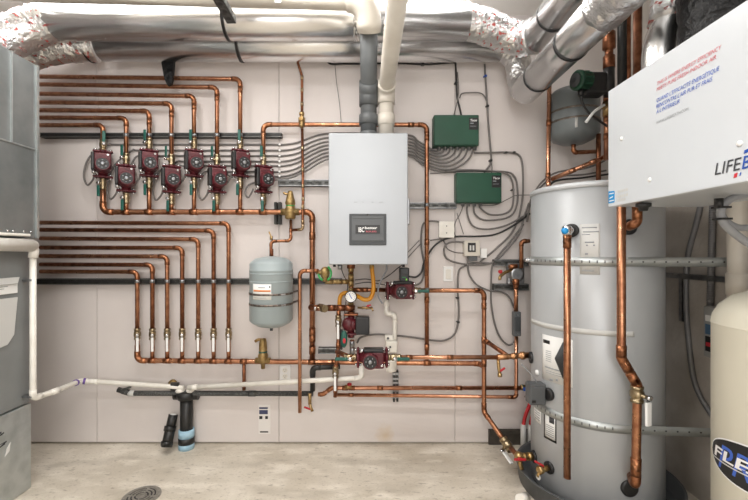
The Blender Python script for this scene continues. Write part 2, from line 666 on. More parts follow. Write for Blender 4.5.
ZD = 2.44
d1 = duct('round_duct', [V(-1.72, 2.15, ZD), V(.55, 2.15, ZD)], .097,
          'large shiny metal duct under the ceiling, front one of the pair along the wall',
          foil=[([V(-1.69, 2.15, ZD), V(-1.78, 2.13, 2.39), V(-1.86, 2.08, 2.315), V(-1.93, 2.0, 2.23), V(-1.95, 1.93, 2.12)], .1, M['foil_red']),
                ([V(.53, 2.15, ZD), V(.64, 2.17, 2.425), V(.75, 2.21, 2.41), V(.86, 2.20, 2.37), V(.905, 2.10, 2.34)], .089, M['foil_red']),
                ([V(-.06, 2.15, ZD), V(-.02, 2.15, ZD), V(.02, 2.15, ZD)], .0975, M['foil'])],
          straps=[(V(-.745, 2.15, ZD), V(-.73, 2.15, ZD))])
d2 = duct('round_duct', [V(-1.56, 2.37, ZD - .01), V(.80, 2.37, ZD - .01)], .097,
          'shiny round metal duct against the wall, behind and just below the front ceiling duct',
          foil=[([V(-1.6, 2.37, ZD - .01), V(-1.7, 2.345, ZD - .025), V(-1.82, 2.31, ZD - .055), V(-1.92, 2.29, ZD - .095), V(-2.02, 2.28, ZD - .15)], .095, M['foil_red']),
                ([V(.74, 2.37, ZD - .015), V(.84, 2.37, ZD - .04), V(.895, 2.36, 2.33), V(.91, 2.345, 2.22), V(.91, 2.31, 2.15), V(.907, 2.25, 2.118)], .072, M['foil'])],
          straps=[(V(-.745, 2.37, ZD - .01), V(-.73, 2.37, ZD - .01)), (V(-1.64, 2.367, ZD - .014), V(-1.63, 2.367, ZD - .013))])
duct('round_duct', [V(.905, 2.26, 2.113), V(.895, 1.1, 2.11)], .077,
     'lower round metal duct running out from the back wall at upper right, banded in black',
     foil=[([V(.895, 1.5, 2.11), V(.895, 1.38, 2.112), V(.895, 1.2, 2.12), V(.89, 1.05, 2.14)], .083, M['foil'])],
     straps=[(V(.905, 2.09, 2.113), V(.905, 2.078, 2.113)), (V(.9, 1.75, 2.11), V(.9, 1.738, 2.11))])
duct('round_duct', [V(.905, 2.14, 2.338), V(.895, 1.1, 2.335)], .077,
     'upper round metal duct running out from the back wall at upper right, above its twin',
     straps=[(V(.905, 1.93, 2.338), V(.905, 1.918, 2.338))])

# ================================================================ vent pipes over the boiler
o = solid('vent_pipe', MB().tube([V(-2.38, 1.90, 2.475), V(.018, 1.94, 2.435), V(.02, 2.03, 2.315)], .059, .1, 24), M['pvc_cream'],
          'cream plastic vent pipe running under the ceiling in front of the ducts', 'pipe')
part('elbow', MB().tube([V(-.09, 1.945, 2.435), V(.018, 1.94, 2.435), V(.02, 2.02, 2.325)], .063, .1, 24), M['pvc_cream'], o)
part('printed_mark', MB().box(P(278, 1.5, 1.885) + V(0, 0, 0), (.03, .004, .012)), M['inkgray'], o)
g0, g1, g2 = V(.02, 2.0, 2.365), V(.02, 2.275, 2.10), V(.02, 2.29, 1.835)
o = solid('vent_pipe', MB().tube([g0, g1, g2], .0455, .06, 24), M['cpvc'], 'dark gray vent pipe dropping from the cream pipe onto the wall boiler', 'pipe')
part('elbow', MB().tube([g1 + (g0 - g1).normalized() * .07, g1, V(.02, 2.279, 2.03)], .053, .06, 24), M['cpvc'], o)
part('coupling', MB().lathe([(.047, 0), (.054, .002), (.054, .055), (.047, .06)], (.02, 2.283, 1.925), n=24), M['cpvc'], o)
part('collar', MB().lathe([(.056, 0), (.056, .035), (.048, .042)], (.02, 2.288, 1.843), n=24), M['cpvc'], o)
wx = .12
w0, w1, w2 = V(.132, 1.25, 2.245), V(wx, 2.27, 2.12), V(wx, 2.285, 1.835)
o = solid('vent_pipe', MB().tube([w0, w1, w2], .0425, .06, 24), M['pvc_cream'], 'white plastic intake pipe slanting down onto the boiler beside the dark gray vent', 'pipe')
part('elbow', MB().tube([w1 + (w0 - w1).normalized() * .075, w1, V(wx, 2.274, 2.04)], .05, .06, 24), M['pvc_cream'], o)
part('coupling', MB().lathe([(.043, 0), (.049, .002), (.049, .06), (.043, .064)], (wx, 2.28, 1.92), n=24), M['pvc_cream'], o)

# perforated hanger strut that carries the cream pipe
o = solid('hanger_strut', MB().box2((-.655, 1.2, 2.285), (-.612, 1.9, 2.29)).box2((-.655, 1.2, 2.285), (-.65, 1.9, 2.318)).box2((-.617, 1.2, 2.285), (-.612, 1.9, 2.318)), M['strut'],
          'slotted steel hanger strut pointing toward the viewer under the ceiling pipe', 'strut')
h = MB()
for k in range(12):
    h.lathe([(.011, 0), (.011, .0012)], (-.633, 1.86 - k * .055, 2.2838), n=14)
part('slot_holes', h, M['black'], o)
part('hanger_rod', MB().cyl((-.633, 1.86, 2.29), (-.633, 1.86, 2.33), .006).cyl((-.633, 1.35, 2.29), (-.633, 1.35, ZC), .006), M['steel'], o)

# ================================================================ furnace at the left
fz = thing('air_handler', (-2.0, 1.7, 0), 'gray sheet metal air handler cabinet standing at the left edge', 'furnace')
part('base_panel', MB().box2((-2.3, 1.2, 0), (-1.70, 2.04, .432), .006), M['galv'], fz, 'bright galvanized base')
part('cabinet', MB().box2((-2.3, 1.2, .437), (-1.705, 2.035, 1.265), .006), M['cabinet'], fz, 'dark gray cabinet body')
pl = part('plenum', MB().box2((-2.3, 1.2, 1.27), (-1.672, 2.04, 2.15), .004), M['galv_dull'], fz, 'galvanized supply plenum')
part('seam_flange', MB().box2((-1.674, 1.885, 1.72), (-1.664, 1.891, 2.15)).box2((-1.674, 2.03, 1.27), (-1.664, 2.044, 2.15)).box2((-1.674, 1.2, 1.715), (-1.667, 2.04, 1.722)), M['galv'], pl)
sc = MB()
for yy in (1.87, 1.9, 1.96, 2.0):
    sc.lathe([(.006, 0), (.006, .003), (.002, .005)], (-1.672, yy, 1.30), (1, 0, 0), 8)
part('screws', sc, M['chrome'], pl)
fl = MB()
r2 = random.Random(3)
for k in range(26):
    y, z = 1.68 + r2.random() * .2, .24 + r2.random() * .12
    fl.box((-1.6995, y, z), (.0012, .012 + r2.random() * .03, .003 + r2.random() * .006), Matrix.Rotation(r2.uniform(-.6, .9), 3, 'X'))
part('scuff_marks', fl, M['inkdark'], fz)
part('torn_tag', MB().prism([V(-1.698, 1.885, .235), V(-1.698, 1.91, .25), V(-1.698, 1.915, .29), V(-1.698, 1.895, .27)], V(0, 0, 0), V(.0015, 0, 0)), M['paper'], fz)
# white drain pipework on the cabinet
o = solid('condensate_pipe', MB().cyl((-1.655, 1.25, 1.243), (-1.655, 1.985, 1.232), .031, n=20), M['pvc'],
         'thick white drain pipe along the air handler side', 'pipe')
part('elbow', MB().tube([V(-1.655, 1.95, 1.232), V(-1.655, 2.005, 1.232), V(-1.66, 2.0, 1.17)], .021, .03, 16), M['pvc'], o)
part('hub', MB().cyl((-1.655, 1.975, 1.232), (-1.655, 2.0, 1.232), .026), M['pvc'], o)
part('drip_channel', MB().box2((-1.672, 1.25, 1.276), (-1.645, 1.97, 1.289), .004), M['pvc'], o)
o = pipe('condensate_pipe', [V(-1.66, 2.0, 1.17), V(-1.66, 2.0, .468), V(-1.64, 2.12, .463), P(80, 381, 2.40), P(94, 381.5, 2.43), P(170, 386.5, 2.43), P(184, 388, 2.43)], (.0158 * .88), M['pvc'],
         'thin white drain pipe running down from the air handler and along the wall', fm=M['pvc'], bend=1.7)
pe = P(80, 381, 2.40)
for q, dd in ((pe + (V(-1.64, 2.12, .463) - pe).normalized() * .055, pe - V(-1.64, 2.12, .463)), (P(84.5, 381.15, 2.41), P(94, 381.5, 2.43) - pe)):
    dd.normalize()
    part('primer_ring', MB().cyl(q - dd * .006, q + dd * .006, .0185), M['purple'], o, 'purple primer stained joint')
part('pipe_clip', MB().box(V(-1.68, 2.0, 1.06), (.05, .03, .012), None, .003), M['steel'], o)
part('pipe_clip', MB().box(V(-1.68, 2.0, .48), (.05, .03, .012), None, .003), M['steel'], o)
# papers on the cabinet
o = solid('document_pouch', MB().box2((-1.703, 1.5, 1.0), (-1.697, 1.955, 1.075), .002), M['paper'], 'white plastic document pouch stuck to the air handler side', 'pouch')
part('pouch_flap', MB().prism([V(-1.698, 1.5, 1.07), V(-1.698, 1.965, 1.075), V(-1.69, 1.945, 1.045), V(-1.69, 1.5, 1.04)], V(0, 0, 0), V(.002, 0, .003)), M['papergray'], o)
part('print_lines', MB().box2((-1.6972, 1.82, 1.035), (-1.6962, 1.9, 1.038)).box2((-1.6972, 1.82, 1.025), (-1.6962, 1.88, 1.028)), M['inkgray'], o)
solid('cardboard_sheet', MB().prism([V(-1.703, 1.5, .98), V(-1.703, 1.955, .98), V(-1.703, 1.935, .80), V(-1.703, 1.9, .76), V(-1.703, 1.5, .70)], V(0, 0, 0), V(.006, 0, 0)), M['papergray'],
      'beige gray paper sheet hanging below the white pouch on the air handler', 'paper')

# ================================================================ wall fixings: struts, outlets, stickers
def strut(x0, x1, y0, y1, label, Y=2.46, m='strut', holes=True, group=None):
    a, b = P(x0, y1, Y), P(x1, y0, Y)
    o = solid('strut_channel', MB().box2((a.x, Y, a.z), (b.x, YB, b.z), .002), M[m], label, 'strut', group)
    s = MB()
    n = max(2, int((b.x - a.x) / .05))
    zc = (a.z + b.z) / 2
    for k in range(n):
        x = a.x + (k + .5) * (b.x - a.x) / n
        s.box((x, Y - .0006, zc), (.035, .001, .0095))
    part('slot_pattern', s, M['strut_black' if m == 'strut' else 'black'], o)
    e = MB()
    for z in (a.z + .003, b.z - .003):
        e.box(((a.x + b.x) / 2, Y - .001, z), (b.x - a.x, .002, .004))
    part('channel_lips', e, M['steel' if m == 'strut' else 'lip'], o)
    return o


strut(40, 281.5, 132.6, 137.2, 'long dark slotted strut channel behind the tops of the red pump row', m='strut_black')
strut(278, 332, 179.5, 186, 'short slotted strut channel left of the boiler at its middle height')
strut(405, 457, 202.5, 208.5, 'short slotted strut channel between boiler and lower green box')
strut(36, 342, 278.6, 284.6, 'long dark slotted strut channel behind the gray expansion tank', m='strut_black')
strut(318, 336, 348, 354, 'little slotted strut piece below the boiler beside the white lever valve')
strut(494, 529, 259.5, 266, 'short slotted strut above the mixing valve left of the big tank')
strut(494, 529, 284, 290.5, 'short slotted strut below the mixing valve left of the big tank')

o = solid('pipe_strap_bracket', MB().box2(P(393, 402, 2.462), P(395, 371, 2.462) + V(0, .03, 0)).box2(P(396.5, 402, 2.462), P(398.5, 371, 2.462) + V(0, .03, 0)), M['strut_black'],
          'upright black twin rail bracket holding the low pair of copper pipes', 'bracket')
b = MB()
for y in (374, 379, 383, 391, 397):
    b.box2(P(392.8, y + 1.2, 2.46), P(398.7, y - 1.2, 2.46) + V(0, .03, 0))
part('cross_clips', b, M['steel'], o)
o = solid('pipe_strap_bracket', MB().box2(P(274, 224, 2.447), P(276.5, 202, 2.447) + V(0, .05, 0)).box2(P(278, 224, 2.447), P(280.5, 202, 2.447) + V(0, .05, 0)), M['strut_black'],
          'upright black twin rail bracket on the manifold beside the brass air separator', 'bracket')


def plate(px0, py0, px1, py1, label, cat, name, m='white', d=.008):
    a, b = P(px0, py1, YB - d), P(px1, py0, YB - d)
    return solid(name, MB().box2((a.x, YB - d, a.z), (b.x, YB, b.z), .002), M[m], label, cat), a, b


o, a, b = plate(279.5, 365.5, 290.5, 381, 'white duplex power outlet on the wall below the brass purge valve', 'outlet', 'wall_outlet')
cx = (a.x + b.x) / 2
for zf in (.3, .7):
    z = a.z + (b.z - a.z) * zf
    f = part('receptacle', MB().lathe([(.016, 0), (.016, .003), (.0, .003)], (cx, YB - .008, z), (0, -1, 0), 20), M['pvc'], o)
    part('socket_slot', MB().box((cx - .006, YB - .0112, z + .003), (.002, .001, .008)).box((cx + .006, YB - .0112, z + .003), (.002, .001, .008)).lathe([(.0025, 0), (.0025, .001)], (cx, YB - .011, z - .007), (0, -1, 0), 10), M['inkdark'], f)
o, a, b = plate(443.5, 266.5, 453, 281.5, 'white light switch plate on the wall right of the boiler', 'switch', 'light_switch')
cx, cz = (a.x + b.x) / 2, (a.z + b.z) / 2
part('rocker', MB().box((cx, YB - .011, cz), (.032, .006, .062), Matrix.Rotation(.05, 3, 'X'), .002), M['pvc'], o)
o, a, b = plate(439.5, 222, 453.5, 237, 'white square junction box on the wall right of the tall copper pipe', 'junction box', 'junction_box', d=.045)
part('cover', MB().box2((a.x - .004, YB - .049, a.z - .004), (b.x + .004, YB - .045, b.z + .004), .006), M['pvc'], o)
part('cover_screws', MB().lathe([(.004, 0), (.003, .002)], ((a.x + b.x) / 2, YB - .049, a.z + .025), (0, -1, 0), 8).lathe([(.004, 0), (.003, .002)], ((a.x + b.x) / 2, YB - .049, b.z - .025), (0, -1, 0), 8), M['inkdark'], o)

# wall notice sheet with dark print blocks
o, a, b = plate(258.5, 404.5, 270.5, 434, 'white notice sheet with dark blue and black print low on the wall', 'notice', 'wall_notice', 'noticepaper', .0015)
bl = MB()
def blk(mb, x0, y0, x1, y1):
    mb.box2(P(x0, y1, YB - .0022), P(x1, y0, YB - .0015) )
for q in ((259.2, 410, 267.8, 414.2), (259.2, 407.2, 267.8, 409)):
    blk(bl, *q)
for q in ((259.3, 416, 262.4, 419.1), (265.2, 416, 267.9, 419), (260, 431.2, 268.2, 432.6)):
    pr = MB()
    blk(pr, *q)
    part('print_block', pr, M['black'], o)
part('print_band', bl, M['inkblue'], o)

# ================================================================ boiler
BX0, BX1, BZ0, BZ1, BY0, BY1 = -.196, .231, 1.132, 1.84, 2.15, 2.455
bo = thing('wall_boiler', ((BX0 + BX1) / 2, 2.3, BZ0), 'light gray wall hung boiler with a dark display panel', 'boiler')
part('casing', MB().box2((BX0 + .003, BY0 + .012, BZ0 + .004), (BX1 - .003, BY1, BZ1 - .003), .006), M['boiler'], bo)
part('front_cover', MB().box2((BX0, BY0, BZ0), (BX1, BY0 + .011, BZ1), .005, 3), M['boiler'], bo)
part('mounting_rail', MB().box2((BX0 + .05, BY1, BZ1 - .15), (BX1 - .05, YB, BZ1 - .1)).box2((BX0 + .05, BY1, BZ0 + .1), (BX1 - .05, YB, BZ0 + .14)), M['steel'], bo)
part('side_latch', MB().box2((BX1 - .002, 2.17, 1.35), (BX1 + .012, 2.2, 1.49), .004), M['steel'], bo)
a, b = P(349.3, 245.3, BY0), P(386.3, 213.8, BY0)
pn = part('display_panel', MB().box2((a.x, BY0 - .007, a.z), (b.x, BY0, b.z), .004, 3), M['darker'], bo, 'dark gray display panel')
part('panel_inset', MB().pbox(351.8, 241.5, 383.8, 216.2, BY0 - .01, BY0 - .007 , .001), M['dark'], pn)
part('panel_line', MB().pbox(352, 240.8, 383, 240.2, BY0 - .0112, BY0 - .01).box2(P(352.6, 218.8, BY0 - .0112), P(382.5, 218.2, BY0 - .01)), M['darker'], pn)
a, b = P(355.5, 233.6, BY0 - .013), P(380, 225, BY0 - .01)
lg = part('logo_plate', MB().box2(a, b), M['black'], bo, 'black logo plate')
X, U = V(1, 0, 0), V(0, 0, 1)
yl = BY0 - .0132
letters('IBC', P(358.5, 232, yl), X, U, .031, .026, M['white'], bo, bold=.02)
letters('better', P(365, 229, yl), X, U, .065, .013, M['white'], bo, bold=.02)
letters('BOILERS', P(366, 232.3, yl), X, U, .056, .009, M['redtext'], bo)
mk = MB()
for x, w in ((355.5, 3), (363, 2), (372.5, 2), (381, 4)):
    mk.box2(P(x - w / 2, 202.8, BY0 - .0008), P(x + w / 2, 201.6, BY0))
part('printed_mark', mk, M['inkgray'], bo)
part('button', MB().lathe([(.007, 0), (.006, .003)], P(367.5, 214.9, BY0 - .007), (0, -1, 0), 12), M['black'], pn)
for x in (334, 404):
    q = P(x, 264, 2.17)
    part('foot', MB().lathe([(.008, 0), (.008, .014)], (q.x, 2.2, BZ0 - .014), n=12), M['black'], bo)
part('test_port', MB().lathe([(.013, 0), (.013, .025), (.008, .028)], (P(340, 267, 2.2).x, 2.2, BZ0 - .028), n=16), M['steel'], bo)
# boiler outlets underneath
part('pipe_stub', MB().cyl((P(351, 0, 2.38).x, 2.38, BZ0 - .03), (P(351, 0, 2.38).x, 2.38, BZ0 + .01), .024), M['copper_old'], bo)

# ================================================================ green zone controllers
def zone_box(x0, y0, x1, y1, Y, label, plugs):
    a, b = P(x0, y1, Y), P(x1, y0, Y)
    o = thing('zone_controller', ((a.x + b.x) / 2, YB - .04, a.z), label, 'control box', 'green zone controllers')
    part('housing', MB().box2((a.x, Y + .004, a.z), (b.x, YB, b.z), .006, 3), M['green_box'], o)
    part('cover', MB().box2((a.x + .004, Y, a.z + .004), (b.x - .004, Y + .006, b.z - .004), .003), M['green_box'], o)
    lab = part('label_plate', MB().box2((b.x - .062, Y - .0015, b.z - .092), (b.x - .008, Y, b.z - .02)), M['black'], o, 'black label plate')
    letters('Taco', V(b.x - .055, Y - .0022, b.z - .042), X, U, .04, .014, M['white'], o, shear=.2, bold=.02)
    part('print_lines', MB().box2((b.x - .055, Y - .0022, b.z - .056), (b.x - .035, Y - .0015, b.z - .051)).box2((b.x - .055, Y - .0022, b.z - .072), (b.x - .02, Y - .0015, b.z - .070)), M['inkgray'], o)
    for px in plugs:
        q = P(px, y1, YB - .025)
        part('cable_connector', MB().lathe([(.011, -.016), (.011, -.003), (.014, -.002), (.014, .004)], (q.x, YB - .03, a.z), n=12), M['steel'], o)
    return o


PL1 = [439, 445, 451, 457, 463, 469, 474.5]
PL2 = [462.5, 468, 474, 480]
zone_box(434, 114.5, 479.3, 145.5, 2.42, 'upper dark green zone control box with a row of gray cables below', PL1)
zone_box(456.7, 172.3, 502, 202.8, 2.42, 'lower dark green zone control box, right of and below its twin', PL2)

# relay box
o, a, b = plate(464.5, 240.5, 480, 256, 'pale gray relay with a black window on the wall, left of the mixing valve', 'relay', 'relay_box', 'pvc_cream', .05)
part('relay_face', MB().box2((a.x + .02, YB - .055, a.z + .025), (a.x + .068, YB - .05, b.z - .014), .002), M['black'], o)
part('terminal', MB().box2((a.x + .03, YB - .058, a.z + .034), (a.x + .04, YB - .055, b.z - .03)).box2((a.x + .048, YB - .058, a.z + .034), (a.x + .058, YB - .055, b.z - .03)), M['papergray'], o)
part('lower_terminals', MB().box2((a.x + .03, YB - .04, a.z - .03), (b.x - .012, YB - .003, a.z), .003), M['dark'], o)
o, a, b = plate(480.7, 248.5, 487, 258, 'small white cover plate touching the right side of the relay', 'cover plate', 'cover_plate', 'white', .03)
# ================================================================ the pump manifold, upper left
ORD = ['first', 'second', 'third', 'fourth', 'fifth', 'sixth', 'seventh', 'eighth']
RX = [103.0, 126.2, 149.2, 171.5, 194.0, 217.0, 240.2, 263.3]      # risers
PYC = [164.5, 178.5, 163.5, 179.5, 163.5, 179.5, 163.5, 179.5]     # pump centres
TY = [125.2, 117.6, 110.2, 102.4, 93.7, 84.3, 76.5]                # feed heights at the left
TY2 = [125, 118, 111, 103.6, 96, 87.3, 79]
YP = 2.43
HROT = [40, -10, -15, -35, -10, -35, 8, -5]
HROL = [-10, -5, -12, -10, -5, -12, -10, 5]


def make_pump(label, group):
    t = thing('circulator_pump', (0, 0, 0), label, 'pump', group)
    vol = part('volute', MB().ball((0, 0, -.012), .05, (1, .75, 1)).cyl((0, 0, -.072), (0, 0, .07), .026, n=18), M['pump_red'], t)
    for s in (-1, 1):
        f = part('flange', MB().box((0, 0, s * .076), (.105, .05, .012), None, .012, 3).cyl((0, 0, s * .07), (0, 0, s * .083), .03), M['pump_red'], t)
        for k in (-1, 1):
            part('flange_bolt', MB().lathe([(.009, -.016), (.009, -.006), (.006, -.006), (.006, .006), (.0095, .006), (.0095, .015), (.005, .018)], (k * .039, 0, s * .076), (0, 0, 1), 6), M['chrome'], f)
    part('motor_housing', MB().lathe([(.046, 0), (.046, .02), (.043, .028), (.041, .07), (.037, .078), (0, .078)], (0, -.02, -.012), (0, -1, 0), 28), M['pump_red'], t)
    np = part('nameplate', MB().lathe([(.033, 0), (.033, .002), (.0, .002)], (0, -.098, -.012), (0, -1, 0), 28), M['black'], t, 'round black nameplate')
    part('center_plug', MB().lathe([(.011, 0), (.011, .004), (.006, .005), (0, .005)], (0, -.1, -.012), (0, -1, 0), 14), M['steel'], np)
    mk = MB()
    for a in (.5, 1.6, 2.6, 3.7, 4.6, 5.6):
        mk.box((.022 * math.cos(a), -.1003, -.012 + .022 * math.sin(a)), (.008, .0008, .003))
    part('plate_lettering', mk, M['inkgray'], np)
    tb = part('terminal_box', MB().box((.0, -.04, .01), (.088, .055, .098), None, .008, 3), M['pump_red'], t)
    part('box_cover', MB().box((-.05, -.042, .006), (.018, .058, .104), None, .005), M['black'], tb, 'black terminal cover')
    part('box_screw', MB().lathe([(.008, 0), (.006, .004)], (.026, -.0675, .048), (0, -1, 0), 10), M['chrome'], tb)
    part('cable_gland', MB().cyl((-.046, -.042, -.066), (-.046, -.042, -.042), .011, n=10), M['chrome'], tb)
    return t


def make_valve(hm, label, group, hl=.078, hw=.013):
    t = thing('ball_valve', (0, 0, 0), label, 'valve', group)
    part('valve_body', MB().lathe([(.0185, -.034), (.0185, -.022), (.015, -.02), (.02, -.01), (.02, .01), (.015, .02), (.0185, .022), (.0185, .034)], (0, 0, 0), n=8).cyl((0, 0, 0), (0, -.03, 0), .008, n=10), M['valve'], t)
    part('stem_nut', MB().lathe([(.0105, 0), (.0105, .008), (.006, .01)], (0, -.034, 0), (0, -1, 0), 6), M['chrome'], t)
    part('lever', MB().box((0, -.034, hl / 2), (hw, .003, hl), None, .001), M['steel'], t)
    part('handle_grip', MB().box((0, -.0345, hl * .58), (hw * 1.35, .0085, hl * .84), None, .0035), hm, t)
    return t


proto_pump = None
proto_v = {}
WHICH = ['leftmost', 'second from the left', 'third from the left', 'fourth from the left', 'fourth from the right', 'third from the right', 'second from the right', 'rightmost']
for i in range(8):
    x, y = RX[i], PYC[i]
    loc = P(x, y, YP)
    row = 'sitting high' if i % 2 == 0 else 'sitting low'
    lab = 'dark red circulator pump ' + row + ', ' + WHICH[i] + ' of the row of eight'
    if proto_pump is None:
        proto_pump = make_pump(lab, 'red zone pumps')
        proto_pump.location = loc
        proto_pump.rotation_euler = (0, 0, R(32))
    else:
        dup(proto_pump, loc, (0, 0, R(32)), lab, 'red zone pumps')
    top = loc + V(0, 0, .085)
    bot = loc - V(0, 0, .085)
    for up in (True, False):
        vy = (148 if i % 2 == 0 else 161.5) if up else (182.5 if i % 2 == 0 else 197.5)
        vl = P(x, vy, YP)
        vl.z = (top.z + .034) if up else (bot.z - .034)
        rot = (0, 0 if up else PI, R(HROT[i]) if up else R(HROL[i]))
        lab = 'green handled valve ' + ('above' if up else 'below') + ' the ' + WHICH[i] + ' pump of the row of eight'
        if 'teal' not in proto_v:
            proto_v['teal'] = make_valve(M['teal'], lab, 'green handled isolation valves')
            proto_v['teal'].location = vl
            proto_v['teal'].rotation_euler = rot
        else:
            dup(proto_v['teal'], vl, rot, lab, 'green handled isolation valves')
    # feed above the pump
    tz = top + V(0, 0, .05)
    if i < 7:
        L = ['lowest', 'second lowest', 'third lowest', 'middle', 'third highest', 'second highest', 'highest'][i]
        a, c = P(38.5, TY[i], 2.44), P(x, TY2[i], YP)
        pipe('copper_pipe', [a, c, tz], .0128, M['copper'], L + ' of seven copper feed pipes turning down from the upper left to a pump', 'pipe', 'copper feeds to the pumps',
             fits=[(x, TY2[i] + 11, YP)] if i > 1 else (), clamps=[(x, 135.3, YP)] if i > 0 else ())
    else:
        pipe('copper_pipe', [P(426.8, 359.5, 2.44), P(426.8, 124.8, 2.44), P(263.3, 124.5, YP), tz], .0132, M['copper'],
             'tall copper loop over the boiler, down its right side and to the rightmost pump', 'pipe',
             fits=[(427, 138, 2.44), (427, 242, 2.44), (427, 300, 2.44), (427, 347, 2.44), (411, 124.8, 2.44), (302, 124.6, 2.43)], clamps=[(427, 205, 2.44)])
# collector below the pumps
HY = 212.0
hz = P(200, HY, YP).z
pipe('copper_manifold', [P(RX[0], 181, YP) + V(0, 0, -.05), V(P(RX[0], 0, YP).x, YP, hz), V(P(312.3, 0, YP).x, YP, hz), P(312.3, 359, YP)], .0168, M['copper'],
     'long copper collector pipe under the red pumps, turning down at its right end', 'pipe',
     fits=[(RX[i], HY, YP) for i in range(1, 8)] + [(312.3, 236, YP), (312.3, 332, YP), (312.3, 338, YP), (312.3, 350, YP)], bend=2.3)
for i in range(1, 8):
    x = RX[i]
    z0 = P(x, PYC[i], YP).z - .135
    pipe('copper_pipe', [V(P(x, 0, YP).x, YP, z0), V(P(x, 0, YP).x, YP, hz + .015)], .0128, M['copper'],
         'short copper drop from the ' + WHICH[i] + ' pump into the collector pipe below', 'pipe', 'copper drops under the pumps')

# ---- returns, lower left
BYL = [271.4, 264.4, 256, 247.6, 238.4, 229.8, 222.6]
BYR = [271.8, 264.8, 256.4, 247.8, 239.2, 230.6, 223.4]
WROT = [30, 26, 24, 22, 20, 18, 16]
BX = [137.3, 152.4, 167.2, 182.2, 198.2, 213.6, 228.6]
LH = 360.5
lz = P(200, LH, YP).z
pipe('copper_manifold', [P(BX[0], 345, YP), V(P(BX[0], 0, YP).x, YP, lz), V(P(484, 0, 2.355).x, YP, lz - .018), V(P(484, 0, 2.355).x, 2.365, lz - .018)], .0152, M['copper'],
     'long copper return pipe running along the lower wall from far left toward the big tank', 'pipe',
     fits=[(x, LH, YP) for x in BX[1:]] + [(244, LH, YP), (312, LH, YP), (335, LH, YP), (427, LH, YP)], bend=2.2)
for i in range(7):
    x = BX[i]
    L = ['lowest', 'second lowest', 'third lowest', 'middle', 'third highest', 'second highest', 'highest'][i]
    vz = P(x, 334, YP).z
    pipe('copper_pipe', [P(40.5, BYL[i], 2.44), P(x, BYR[i], YP), V(P(x, 0, YP).x, YP, vz + .02)], .0126, M['copper_old' if i % 2 else 'copper'],
         L + ' of seven copper return pipes from the left, turning down to white handled valves', 'pipe', 'copper returns from the left', clamps=[(x, 281.3, YP)] if i < 7 else ())
    pipe('copper_pipe', [V(P(x, 0, YP).x, YP, vz - .03), V(P(x, 0, YP).x, YP, lz + (.014 if i else .05))], .0126, M['copper'],
         'short copper stub below the ' + ORD[i] + ' white handled valve from the left', 'pipe', 'copper stubs on the return pipe')
    lab = 'brass valve with white lever on a copper return pipe, ' + ['leftmost', 'second from the left', 'third from the left', 'middle one', 'third from the right', 'second from the right', 'rightmost'][i] + ' of seven'
    vl = V(P(x, 0, YP).x, YP, vz)
    if 'white' not in proto_v:
        proto_v['white'] = make_valve(M['white'], lab, 'white handled valves', .1, .011)
        proto_v['white'].location = vl
        proto_v['white'].rotation_euler = (0, PI, R(WROT[i]))
    else:
        dup(proto_v['white'], vl, (0, PI, R(WROT[i])), lab, 'white handled valves')

# ================================================================ air separator, purge valve, expansion tank
q = P(290.3, 212, YP)
o = solid('air_separator', MB().lathe([(0, -.045), (.026, -.043), (.032, -.036), (.034, .012), (.027, .03), (.026, .042), (.031, .05), (.03, .06), (.017, .115), (.012, .128), (0, .13)], q, n=24)
          .cyl(q - V(.055, 0, 0), q + V(.055, 0, 0), .021, n=8), M['bronze'], 'cone shaped brass air separator in the copper collector pipe left of the boiler', 'air separator')
part('vent_nozzle', MB().tube([q + V(-.005, 0, .108), q + V(-.035, 0, .11), q + V(-.04, 0, .12)], .0075, n=10), M['brass'], o)
part('green_tag_ring', MB().lathe([(.0275, .0), (.0275, .006)], q + V(0, 0, .034), n=20), M['green'], o)
q = P(263, 356, YP)
o = solid('purge_valve', MB().lathe([(0, -.078), (.012, -.076), (.012, -.05), (.02, -.045), (.028, -.03), (.03, .005), (.024, .02), (.025, .045), (.023, .08), (.018, .105), (0, .108)], q, n=22)
          .cyl(q + V(-.045, 0, -.028), q + V(.045, 0, -.028), .019, n=8), M['bronze'], 'dark brass purge valve standing in the lower return pipe under the gray tank', 'valve')
part('spout', MB().tube([q + V(0, 0, .098), q + V(-.03, 0, .1), q + V(-.048, 0, .088)], .009, n=10), M['brass'], o)
part('green_band', MB().lathe([(.0258, 0), (.0258, .008)], q + V(0, 0, .022), n=20), M['teal'], o)

pipe('copper_pipe', [P(290.8, 220, YP), P(290.8, 240.8, 2.40), P(271, 241.2, 2.36), P(271, 250, 2.34)], .0088, M['copper'],
     'thin copper pipe from the air separator to the top of the gray expansion tank', fits=[(290.8, 230, 2.41)], bend=2.6)
o = pipe('copper_pipe', [P(297.3, 61, 2.40), P(302, 76, 2.42), P(302, 112, 2.42)], .0082, M['copper_old'], 'thin bent copper pipe dropping from the ducts to the brass fill valve', bend=5, elbows=False, fits=[(302, 90, 2.42), (302, 78, 2.42), (302, 104, 2.42)], fm=M['solder'])
q = P(301.8, 120, 2.415)
o = solid('fill_valve', MB().lathe([(.010, -.05), (.010, -.04), (.016, -.038), (.016, -.026), (.011, -.024), (.02, -.014), (.021, .012), (.012, .016), (.012, .026), (.016, .028), (.016, .045), (.01, .048)], q, n=8), M['brass'],
          'small brass backflow fill valve where the thin copper pipe crosses the high loop', 'valve')
part('side_cap', MB().cyl(q, q + V(0, -.032, 0), .013, n=6), M['brass'], o)
pipe('copper_pipe', [P(302.2, 129, 2.41), P(303.2, 200, 2.39), P(302.8, 207, 2.385), P(302.8, 229.5, 2.385), P(292.5, 230, 2.405)], .0084, M['copper_old'], 'thin copper pipe with many couplings falling from the fill valve past the air separator',
     fits=[(302.5, 148, 2.40), (302.8, 170, 2.40), (303, 186, 2.39), (302.9, 199, 2.39), (302.8, 222, 2.385)], bend=2.2, fm=M['solder'])
